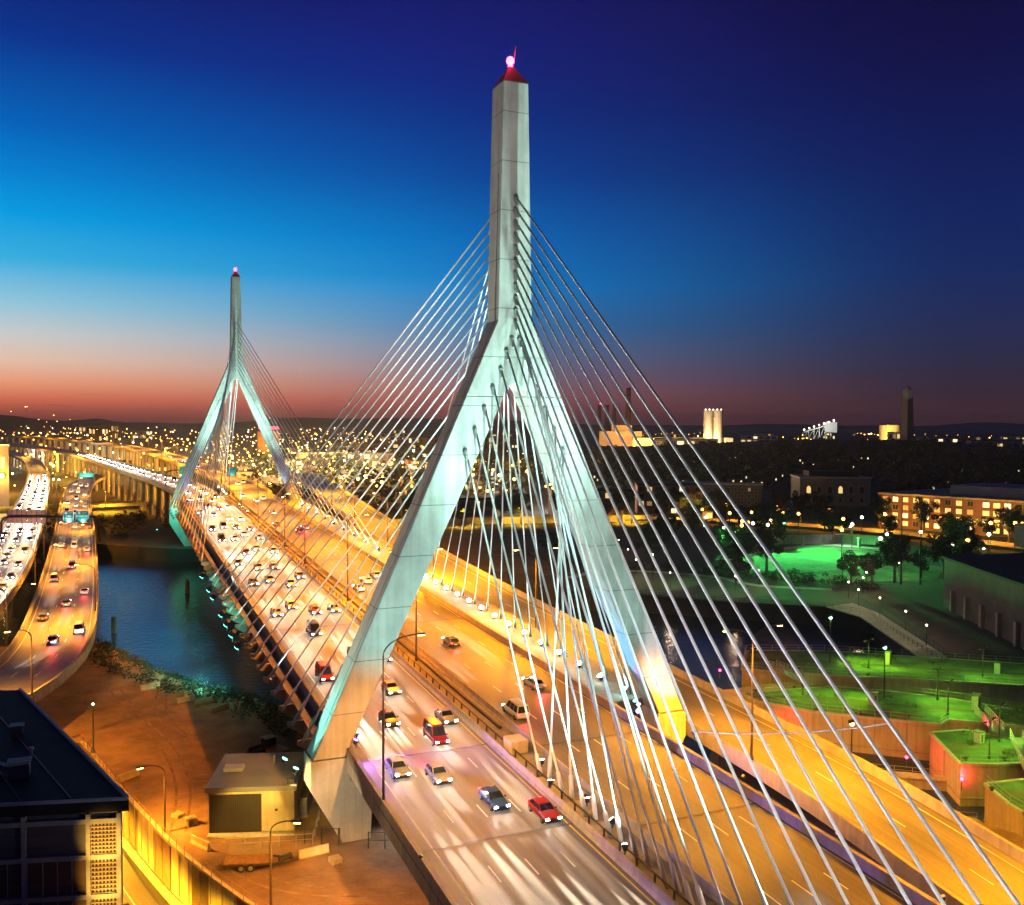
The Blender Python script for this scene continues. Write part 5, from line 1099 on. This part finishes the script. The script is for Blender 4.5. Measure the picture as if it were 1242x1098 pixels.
for k, (x, y, h, r, l) in enumerate(((888, 1606, 84, 4.5, 'slim chimney with a red beacon, leftmost of the plant'), (902, 1599, 82, 5, 'slim unlit chimney, second of the plant'), (915, 1591, 84, 4.5, 'slim chimney with a red beacon, third of the plant'), (940, 1577, 117, 6.5, 'tallest brown chimney of the power plant'))):
    c = thing('chimney', l, 'chimney', (x, y, 0), 0, 'power plant chimneys'); MB().tube([(0, 0, -2), (0, 0, h)], [r, r * .75], 14).build('shaft', M['brown'], c); MB().tube([(0, 0, h), (0, 0, h + 2)], r * .85, 14).build('rim', M['dsteel'], c)
    if k in (0, 2, 3): MB().ball((0, -r, h + 3), 1.5).build('beacon', M['lamp_r'] if k < 3 else M['dsteel'], c)
SL_ = thing('ship_loader', 'white lamp lit gantry of a ship loader rising over the dark hill', 'gantry crane', (1215, 1320, 0), -.7); g = MB()
for k in range(6): g.bar((-30 + 10 * k, 0, 30 + 3.2 * k), (-20 + 10 * k, 0, 33 + 3.2 * k), 2.2).bar((-30 + 10 * k, 0, 0), (-30 + 10 * k, 0, 31 + 3.2 * k), 1.2).bar((-30 + 10 * k, 0, 18), (-20 + 10 * k, 0, 34 + 3.2 * k), .9)
g.box(10, 32, -6, 6, 30, 50); g.build('frame', M['metalroof'], SL_)
for k in range(7): MB().ball((-28 + 9 * k, -7, 35 + 3 * k), 1.3).build('lamp', M['far_w'], SL_)
light('flood_lamp', 'SPOT', SL_, (0, -60, 40), 220000, (1, .95, .85), (5, 0, 40), size=70)
# far city: blocks, warehouses and lamps one can still count
fb = random.Random(77)
for k in range(26):
    az = fb.uniform(-.06, .40); D = fb.uniform(900, 3000); x = -45 + D * sin(az); y = -106 + D * cos(az)
    block('far_block', 'low lit block of the far city beyond the far bridge tower', x, y, fb.uniform(25, 80), 18, fb.uniform(7, 20) * D / 1500 + 3, fb.uniform(-.4, .1), fb.choice(['tank', 'brown', 'brick']), 2, 6, .5, group='blocks of the far city')
for k in range(24):
    az = fb.uniform(.55, 1.0); D = fb.uniform(1300, 2600); x = -45 + D * sin(az); y = -106 + D * cos(az)
    block('far_block', 'low lit block of the harbour plain behind the wooded hill', x, y, fb.uniform(30, 90), 20, fb.uniform(10, 30), fb.uniform(-.9, -.2), 'tank', 2, 6, .5, group='blocks of the harbour plain')
RS = thing('neon_roof_block', 'block crowned by a glowing red neon bar in the middle distance', 'building', (150, 1180, 0), -.1); MB().box(-14, 14, -8, 8, -1, 34).build('wall', M['brown'], RS); MB().box(-13, 13, -8.5, -8.1, 37, 40.5).build('neon_bar', M['neon'], RS); MB().bar((-10, -8, 34), (-10, -8, 38), .4).bar((10, -8, 34), (10, -8, 38), .4).build('bar_post', M['dsteel'], RS); light('neon_lamp', 'POINT', RS, (0, -16, 38), 30000, (1, .05, .1))
def far_lamp(lens, r, power, color):
    t = thing('far_lamp', 'p', 'street lamp'); MB().tube([(0, 0, 0), (0, 0, 9)], .14, 5).build('pole', M['dsteel'], t); MB().ball((0, 0, 9.2), r, 6, 4).build('lamp_head', M[lens], t)
    if power: light('lamp_light', 'POINT', t, (0, 0, 10.5), power, color, radius=.5)
    return freeze(t)
FL = {('o', 0): far_lamp('far_o', .55, 0, None), ('y', 0): far_lamp('far_y', .6, 0, None), ('w', 0): far_lamp('far_w', .6, 0, None), ('g', 0): far_lamp('far_g', .7, 0, None), ('o', 1): far_lamp('far_o', .7, 60000, SODIUM), ('w', 1): far_lamp('far_w', .7, 60000, WHITEL), ('y', 1): far_lamp('far_y', .7, 70000, (1, .55, .05))}
FUSED = {}
def fl(c, p, x, y, z, l, g, sc=1):
    o = FL[(c, p)]
    if (c, p) in FUSED: o = dup(o, (x, y, z), 0, l, g)
    else: FUSED[(c, p)] = 1; o.location = (x, y, z); o['label'] = l; o['group'] = g
    o.scale = (sc, sc, sc) if sc != 1 else o.scale
ff = random.Random(99)
def scatter(n, az0, az1, D0, D1, cols, l, g, z=0, lit=.0, sc=1.0):
    for _ in range(n):
        az = ff.uniform(az0, az1); D = D0 * (D1 / D0) ** ff.random(); fl(ff.choice(cols), 1 if ff.random() < lit else 0, -45.3 + D * sin(az), -106.5 + D * cos(az), z() if callable(z) else z, l, g, sc * (1 if D < 900 else min(2.6, D / 900)))
FL['g', 1] = FL['g', 0]
struct(MB().prism([(40, 640), (150, 600), (260, 820), (90, 980)], -.3, .05).build('yard_ground', M['paving']))  # pale sheet added so the lamps over it make a bright cluster
FL['w', 2] = far_lamp('far_w', .8, 130000, (1, .86, .55)); FL['y', 2] = far_lamp('far_y', .8, 130000, (1, .6, .1))
for k in range(16):
    fl('wyy'[k % 3], 2, 60 + 42 * (k % 4) + ff.uniform(-8, 8), 660 + 62 * (k // 4) + ff.uniform(-12, 12), 4, 'bright mast lamp of the added floodlit yard between the two towers', 'lamps of the added floodlit yard')
scatter(84, -.11, .22, 620, 1500, 'ooywyo', 'bright lamp of the crowded city lights left of the near tower', 'lamps of the near city field', lit=.35)
scatter(96, -.11, .26, 1500, 4200, 'oowywo', 'tiny lamp far off in the city lights under the sunset', 'lamps of the far city field', sc=.8)
scatter(26, .16, .30, 520, 760, 'oyoow', 'orange lamp in the lit band of town between the towers', 'lamps of the town band', lit=.45)
scatter(30, .33, .46, 480, 900, 'ooyw', 'lamp seen through the opening of the near tower', 'lamps behind the near tower', lit=.25)
scatter(34, .58, .98, 330, 420, 'ooww', 'lamp among the street trees before the wooded hill', 'lamps below the wooded hill', lit=0)
scatter(36, .52, 1.0, 1300, 2800, 'oywoo', 'small lamp on the harbour plain behind the wooded hill', 'lamps of the harbour plain', sc=.8)
scatter(14, -.12, -.03, 2600, 4200, 'oyo', 'lamp on the slope of the sunset hills', 'lamps on the far hills', z=lambda: ff.uniform(20, 75), sc=.7)
for k, (x, y) in enumerate(((205, 700), (262, 740), (285, 735))): fl('g', 0, x, y, 8, f'greenish white flood in the dark park far beyond the bridge, {ordn[k]}', 'greenish floods in the far park', 1.5)
# brown tower with bright lamps at the far left
BTW = thing('brown_tower', 'square brown tower block with a bright yellow lamp on its face at the left edge', 'tower', (-103, 470, 0), .1); MB().box(-6.5, 6.5, -6, 6, -3, 34).build('wall', M['brown'], BTW); MB().box(-7, 7, -6.5, 6.5, 34, 35).build('cornice', M['conc'], BTW)
for k in range(3): MB().box(-4.6 + 3.6 * k, -2.6 + 3.6 * k, -6.1, -6.01, 22, 28).build('window', M['dimwin'], BTW)
MB().tube([(-1, 0, 35), (-1, 0, 56)], [.4, .15], 6).build('mast', M['white'], BTW)
for z, x, c in ((18, 3, 'far_y'), (31, -3, 'far_w')): MB().ball((x, -8, z), 1.3, 8, 5).build('lamp', M[c], BTW); light('lamp_light', 'POINT', BTW, (x, -11, z), 30000, (1, .6, .08), radius=1)
block('far_block', 'yellow lit low building at the left edge beside the brown tower', -128, 500, 40, 20, 18, .1, 'tank', 2, 6, .7); fl('y', 1, -120, 470, 4, 'bright yellow lamp at the left edge beside the brown tower', 'lamps by the brown tower'); fl('w', 1, -112, 440, 0, 'white lamp on the quay below the brown tower', 'lamps by the brown tower'); fl('y', 1, -112, 420, 0, 'yellow lamp on the quay at the left edge', 'lamps by the brown tower'); fl('y', 1, -126, 400, 0, 'yellow lamp over the quay fence at the left edge', 'lamps by the brown tower')
struct(MB().prism([(-220, 300), (-86, 300), (-86, 420), (-220, 430)], -6.3, 1.2).build('quay_ground', M['paving'])); fence('railing', 'yellow lit quay railing beyond the low viaduct at the left edge', [(-160, 301, 1.2), (-87, 301, 1.2)], 2.2, 3.5, (.4, .98), 'buff', .12)
# lamps under and along the far interchange
for k in range(16):
    az = -.07 + .02 * k; D = 760 + 45 * (k % 5); fl('o', 1, -45 + D * sin(az), -106 + D * cos(az), 14, 'lamp of the far interchange beyond the bridge', 'lamps of the far interchange')

# ------------------------------------------------------------------ clutter: yard, roof, lock platforms
def rtop(name, label_mesh, mb, mat): return w_(name, mb, mat)
rfz = 17.92
def rpt(u, v): q = A + Vector((-1, .25)) * u + Vector((-.28, .96)) * v; return q
for u, v, sx, sy, h in ((6, 7, 1.6, 1.1, 1.3), (11, 14, 2.2, 1.6, 1.7), (3.5, 20, 1.0, 1.0, .9), (17, 8, 1.5, 2.4, 1.2), (9, 26, 1.4, 1.0, 1.1)):
    q = rpt(u, v); w_('roof_vent', MB().box(q.x - sx / 2, q.x + sx / 2, q.y - sy / 2, q.y + sy / 2, rfz - .01, rfz + h).box(q.x - sx / 2 - .12, q.x + sx / 2 + .12, q.y - sy / 2 - .12, q.y + sy / 2 + .12, rfz + h, rfz + h + .15), M['clad'])
for u, v in ((4, 12), (8, 18), (14, 20), (5, 28)):
    q = rpt(u, v); w_('vent_pipe', MB().tube([(q.x, q.y, rfz - .01), (q.x, q.y, rfz + .9)], .13).tube([(q.x, q.y, rfz + .9), (q.x, q.y, rfz + 1.05)], .24), M['frame'])
sm = MB()
for k in range(1, 9):
    a = rpt(3.6 * k, .6); b = rpt(3.6 * k, 36); sm.bar((a.x, a.y, rfz + .02), (b.x, b.y, rfz + .02), .1, .07)
w_('roof_seam', sm, M['clad'])
q = rpt(6, 7); r_ = rpt(11, 14); w_('duct', MB().bar((q.x, q.y, rfz + .5), (r_.x, r_.y, rfz + .5), .5), M['clad'])
# yard things
def pallet(x, y, rz, n, label):
    t = thing('pallet_stack', label, 'pallets', (x, y, 0), rz, 'pallet stacks on the dirt lot'); 
    for k in range(n):
        b = MB()
        for i in range(5): b.box(-.6, .6, -.55 + .25 * i, -.4 + .25 * i, .11 + .16 * k, .14 + .16 * k)
        for i in (-.5, 0, .5): b.box(i - .05, i + .05, -.56, .61, .02 + .16 * k, .108 + .16 * k)
        b.build('pallet', M['buff'], t)
pallet(-36.9, 9.5, .3, 6, 'tall pallet stack by the left wall of the utility building'); pallet(-38.2, 12.6, .7, 3, 'low pallet stack behind the retaining wall lamp'); pallet(-23.2, -6.6, .2, 4, 'pallet stack beside the near tower pier railing')
tt = MB(); 
for pts in ([(-36, 78), (-38, 60), (-36, 44), (-30, 30), (-31, 16)], [(-45, 74), (-42, 56), (-38, 38), (-37, 22), (-38.5, 8)], [(-34, -1.5), (-30, -9), (-22, -14), (-10, -16)], [(-36, 26), (-30, 24), (-24, 21)]):
    pth_ = spline([(x, y, 0) for x, y in pts], 2)
    for o_ in (-.85, .85): strip(pth_, o_ - .17, o_ + .17, .012, tt)
tt.uv = None; struct(tt.build('tyre_track_markings', M['track']))
# lock clutter
def bollard(x, y, z, label): 
    t = MB().tube([(0, 0, 0), (0, 0, .55)], .22, 8).tube([(-.45, 0, .45), (.45, 0, .45)], .12, 6).build('mooring_bollard', M['dsteel']); t.location = (x, y, z); tag(t, label, 'bollard', 'mooring bollards on the lock walls')
for k, (x, y, z) in enumerate(((61, 13.6, 1), (66, 9.2, 1), (71.5, 4.5, 1), (58, 25.6, 1), (66, 25, 1), (64.5, -12.6, 1), (69.5, -14.8, 1), (58.5, -21.8, 1), (70.5, 36, 1.2), (84, 26, 1.2))): bollard(x, y, z, 'small dark mooring bollard along the edge of a lock wall')
def cabinet(x, y, z, rz, w, h, label, lit=False):
    t = thing('control_kiosk', label, 'kiosk', (x, y, z), rz, 'control kiosks on the lock platforms'); MB().box(-w / 2, w / 2, -.5, .5, 0, h).build('body', M['metalroof' if not lit else 'buff'], t); MB().box(-w / 2 - .1, w / 2 + .1, -.6, .6, h, h + .12).build('roof', M['clad'], t); MB().box(-.25, .25, -.54, -.5, .2, h * .8).build('door', M['dsteel'], t)
for a in ((72, 12.5, 1, .3, 1.4, 1.9, 'pale kiosk in the middle of the long lock platform'), (86, 4, 1, .5, 1.8, 2.3, 'wide kiosk by the footbridge end of the long platform'), (72.5, -8, 1, .2, 1.1, 1.6, 'narrow kiosk on the square pier'), (78, -12.5, 1, .4, 2.2, 2.5, 'largest kiosk behind the square pier rail'), (94, 31, 1.2, .6, 2.0, 2.4, 'kiosk at the middle of the farthest platform'), (62, -26, 1, .4, 1.2, 1.8, 'kiosk on the nearest lock pier'), (108, 18, 1.2, .7, 1.4, 2.0, 'kiosk at the outer end of the farthest platform')): cabinet(*a)
lk = random.Random(12)
for k in range(14):
    x, y = ((99 + lk.uniform(-8, 8), 31 + lk.uniform(-5, 5)) if k < 6 else (66 + lk.uniform(-5, 8), 17 + lk.uniform(-3, 3)) if k < 10 else (88 + lk.uniform(-3, 6), 20 + lk.uniform(-4, 4)))
sh_ = MB()
for k in range(46):
    x, y = lk.choice(((80, 44), (96, 36), (104, 26), (92, 40), (86, 33), (78, 10), (66, 20), (88, -2), (74, -7), (76, -15)));  leaf_cloud(sh_, (x + lk.uniform(-4, 4), y + lk.uniform(-3, 3), 1.3), lk.uniform(.5, 1.3), lk.uniform(.4, .8), 40, .22, lk)
tag(sh_.build('platform_shrubs', M['leaf']), 'low shrubs and weeds growing on the green lock platforms', None, None, 'stuff')
# beds and bushes between the park paths
bs_ = MB()
for k in range(150):
    t_ = lk.random(); x = 92 + lk.uniform(0, 70); y = 190 - (x - 92) * 1.15 + lk.uniform(-16, 14)
    if y > 215 or y < 95: continue
    leaf_cloud(bs_, (x, y, .6), lk.uniform(.8, 2.4), lk.uniform(.6, 1.5), 60, .34, lk)
for k in range(90):
    x = 196 + lk.uniform(0, 44); y = 196 - (x - 196) * .42 + lk.uniform(1, 9); leaf_cloud(bs_, (x, y, .9), lk.uniform(.7, 1.8), lk.uniform(.6, 1.6), 50, .3, lk)
tag(bs_.build('park_shrubs', M['leafd']), 'dark shrubs and hedges between the park paths and behind the lawn', None, None, 'stuff')
# the far carpet of city lights that nobody could count
def carpet(name, label, n, az0, az1, D0, D1, mat, r, seed, z=(3, 12)):
    rnd = random.Random(seed); mb = MB(); rows = [(rnd.uniform(az0, az1), D0 * (D1 / D0) ** rnd.random(), rnd.uniform(-.9, .9)) for _ in range(max(1, n // 9))]
    for a, D, sl in rows:                                           # lamps stand in street rows
        x = -45 + D * sin(a); y = -106 + D * cos(a); m = rnd.randint(5, 13); gap = rnd.uniform(18, 34)
        for k in range(m): mb.ball((x + k * gap * cos(sl), y + k * gap * sin(sl), rnd.uniform(*z)), r * max(.7, D / 1200) * (.45 + .9 * rnd.random() ** 3 + (1.1 if rnd.random() < .04 else 0)), 5, 3)
    tag(mb.build(name, M[mat]), label, None, None, 'stuff')
carpet('city_lights', 'dense carpet of orange street lights across the flat town below the sunset', 330, -.12, .24, 700, 3800, 'far_o', .6, 41)
carpet('city_lights', 'scattered white lights across the flat town below the sunset', 200, -.12, .26, 700, 3800, 'far_w', .5, 42)
carpet('city_lights', 'yellow lights of the crowded streets beyond the far tower', 150, -.1, .22, 600, 1500, 'far_y', .55, 43)
carpet('city_lights', 'faint rows of lights across the harbour plain', 120, .5, 1.0, 1500, 3600, 'far_o', .5, 44)
for k in range(12): fl('oyw'[k % 3], 2 if k % 3 else 1, -120 + 44 * k, 900 + 130 * ((k * 5) % 7), 6, 'strong mast lamp over the flat town below the sunset', 'mast lamps of the flat town')

# ------------------------------------------------------------------ sky, a last trace of sun, camera
W_ = bpy.data.worlds.new('World'); scn.world = W_; W_.use_nodes = True; nt = W_.node_tree; nt.nodes.clear()
def lin(c): return tuple(((v / 255) / 12.92 if v / 255 <= .04045 else ((v / 255 + .055) / 1.055) ** 2.4) for v in c)
out = nd(nt, 'ShaderNodeOutputWorld'); tc = nd(nt, 'ShaderNodeTexCoord'); sp = nd(nt, 'ShaderNodeSeparateXYZ'); nt.links.new(tc.outputs['Generated'], sp.inputs[0])
def ramp(stops):
    r = nd(nt, 'ShaderNodeValToRGB'); e = r.color_ramp.elements
    while len(e) < len(stops): e.new(.5)
    for k, (p, c) in enumerate(stops): e[k].position = p; e[k].color = (*lin(c), 1)
    nt.links.new(sp.outputs[2], r.inputs[0]); return r
RA = ramp([(0, (120, 58, 55)), (.006, (165, 76, 64)), (.02, (222, 112, 84)), (.036, (242, 160, 122)), (.056, (236, 198, 174)), (.08, (208, 210, 206)), (.11, (150, 204, 224)), (.15, (56, 178, 226)), (.19, (0, 160, 228)), (.23, (0, 130, 210)), (.27, (0, 100, 188)), (.34, (8, 52, 142)), (.41, (14, 28, 100)), (.6, (10, 12, 50)), (1, (5, 6, 24))])
RC = ramp([(0, (96, 48, 56)), (.012, (126, 66, 74)), (.03, (138, 86, 98)), (.05, (114, 98, 126)), (.075, (84, 108, 150)), (.10, (46, 112, 170)), (.14, (0, 122, 198)), (.19, (0, 102, 186)), (.25, (4, 66, 152)), (.31, (12, 42, 130)), (.37, (22, 28, 118)), (.43, (22, 20, 98)), (.6, (10, 10, 48)), (1, (5, 6, 24))])
RB = ramp([(0, (64, 34, 40)), (.012, (62, 38, 46)), (.03, (52, 38, 54)), (.055, (42, 40, 66)), (.095, (32, 42, 84)), (.15, (18, 40, 96)), (.2, (14, 34, 94)), (.27, (14, 24, 84)), (.34, (15, 15, 68)), (.41, (14, 9, 50)), (.6, (8, 6, 30)), (1, (4, 4, 18))])
az = nd(nt, 'ShaderNodeMath', operation='ARCTAN2'); nt.links.new(sp.outputs[0], az.inputs[0]); nt.links.new(sp.outputs[1], az.inputs[1])
ad = nd(nt, 'ShaderNodeMath', operation='ADD'); ad.inputs[1].default_value = R(20); nt.links.new(az.outputs[0], ad.inputs[0])
ab = nd(nt, 'ShaderNodeMath', operation='ABSOLUTE'); nt.links.new(ad.outputs[0], ab.inputs[0])
m1 = nd(nt, 'ShaderNodeMapRange'); m1.inputs[1].default_value = R(8); m1.inputs[2].default_value = R(50); m2 = nd(nt, 'ShaderNodeMapRange'); m2.inputs[1].default_value = R(34); m2.inputs[2].default_value = R(70); m1.interpolation_type = m2.interpolation_type = 'SMOOTHSTEP'
nt.links.new(ab.outputs[0], m1.inputs[0]); nt.links.new(ab.outputs[0], m2.inputs[0])
x1 = nd(nt, 'ShaderNodeMixRGB'); nt.links.new(m1.outputs[0], x1.inputs[0]); nt.links.new(RA.outputs[0], x1.inputs[1]); nt.links.new(RC.outputs[0], x1.inputs[2])
x2 = nd(nt, 'ShaderNodeMixRGB'); nt.links.new(m2.outputs[0], x2.inputs[0]); nt.links.new(x1.outputs[0], x2.inputs[1]); nt.links.new(RB.outputs[0], x2.inputs[2])
# a few thin dark cloud bars low over the sunset
mp = nd(nt, 'ShaderNodeMapping'); mp.inputs['Scale'].default_value = (9, 9, 160); nt.links.new(tc.outputs['Generated'], mp.inputs[0]); cn = nd(nt, 'ShaderNodeTexNoise'); cn.inputs['Scale'].default_value = 1.6; cn.inputs['Detail'].default_value = 4; nt.links.new(mp.outputs[0], cn.inputs['Vector'])
cr = nd(nt, 'ShaderNodeMapRange'); cr.inputs[1].default_value = .66; cr.inputs[2].default_value = .74; nt.links.new(cn.outputs[0], cr.inputs[0])
lo = nd(nt, 'ShaderNodeMapRange'); lo.inputs[1].default_value = .03; lo.inputs[2].default_value = .015; nt.links.new(sp.outputs[2], lo.inputs[0])
mu = nd(nt, 'ShaderNodeMath', operation='MULTIPLY'); nt.links.new(cr.outputs[0], mu.inputs[0]); nt.links.new(lo.outputs[0], mu.inputs[1]); mu2 = nd(nt, 'ShaderNodeMath', operation='MULTIPLY'); mu2.inputs[1].default_value = .6; nt.links.new(mu.outputs[0], mu2.inputs[0])
x3 = nd(nt, 'ShaderNodeMixRGB'); x3.inputs[2].default_value = (*lin((92, 52, 60)), 1); nt.links.new(mu2.outputs[0], x3.inputs[0]); nt.links.new(x2.outputs[0], x3.inputs[1])
bg = nd(nt, 'ShaderNodeBackground'); bg.inputs[1].default_value = 1.0; nt.links.new(x3.outputs[0], bg.inputs[0])
sky = nd(nt, 'ShaderNodeTexSky'); sky.sky_type = 'NISHITA'; sky.sun_disc = False; sky.sun_elevation = R(.2); sky.sun_rotation = R(-40)
bg2 = nd(nt, 'ShaderNodeBackground'); bg2.inputs[1].default_value = .0008; nt.links.new(sky.outputs[0], bg2.inputs[0])
ash = nd(nt, 'ShaderNodeAddShader'); nt.links.new(bg.outputs[0], ash.inputs[0]); nt.links.new(bg2.outputs[0], ash.inputs[1]); nt.links.new(ash.outputs[0], out.inputs[0])
sun = light('sun', 'SUN', None, (-300, 400, 60), .02, (1, .55, .35)); sun.data.angle = R(8); sun.rotation_euler = Vector((.64, -.76, -.05)).to_track_quat('-Z', 'Y').to_euler()

hm = bpy.data.materials.new('evening haze'); hm.use_nodes = True; hn = hm.node_tree; hn.nodes.clear()
ho = nd(hn, 'ShaderNodeOutputMaterial'); hv = nd(hn, 'ShaderNodeVolumePrincipled'); hv.inputs['Color'].default_value = (.9, .88, .86, 1); hv.inputs['Density'].default_value = 4.5e-5; hn.links.new(hv.outputs[0], ho.inputs['Volume'])
hz = MB().box(-9050, 9050, -2550, 9550, -7.5, 132).build('haze', hm); tag(hz, 'thin evening haze over the river and city', None, None, 'stuff')

cam = bpy.data.cameras.new('camera'); co = bpy.data.objects.new('camera', cam); col.objects.link(co); scn.camera = co
cam.sensor_fit = 'HORIZONTAL'; cam.sensor_width = 36; cam.lens = 36 * 1133.4 / 1242; cam.clip_end = 30000; cam.clip_start = .5
co.location = (-45.34, -106.47, 48.23)
yaw, pit, rol = .406, .033, .004
fw = Vector((sin(yaw) * cos(pit), cos(yaw) * cos(pit), -sin(pit))); rt_ = Vector((cos(yaw), -sin(yaw), 0)); up = rt_.cross(fw)
r2 = rt_ * cos(rol) + up * sin(rol); u2 = -rt_ * sin(rol) + up * cos(rol)
co.rotation_euler = Matrix((r2, u2, -fw)).transposed().to_euler()
scn.view_settings.view_transform = 'Standard'; scn.view_settings.look = 'None'; scn.view_settings.exposure = 0; scn.view_settings.gamma = 1
scn.render.engine = 'CYCLES'; cy = scn.cycles
cy.use_denoising = True; cy.max_bounces = 4; cy.diffuse_bounces = 2; cy.glossy_bounces = 3; cy.transmission_bounces = 2; cy.sample_clamp_indirect = 3; cy.sample_clamp_direct = 60; cy.use_light_tree = True; cy.caustics_reflective = False; cy.caustics_refractive = False; cy.blur_glossy = 1.0
bpy.context.view_layer.update()
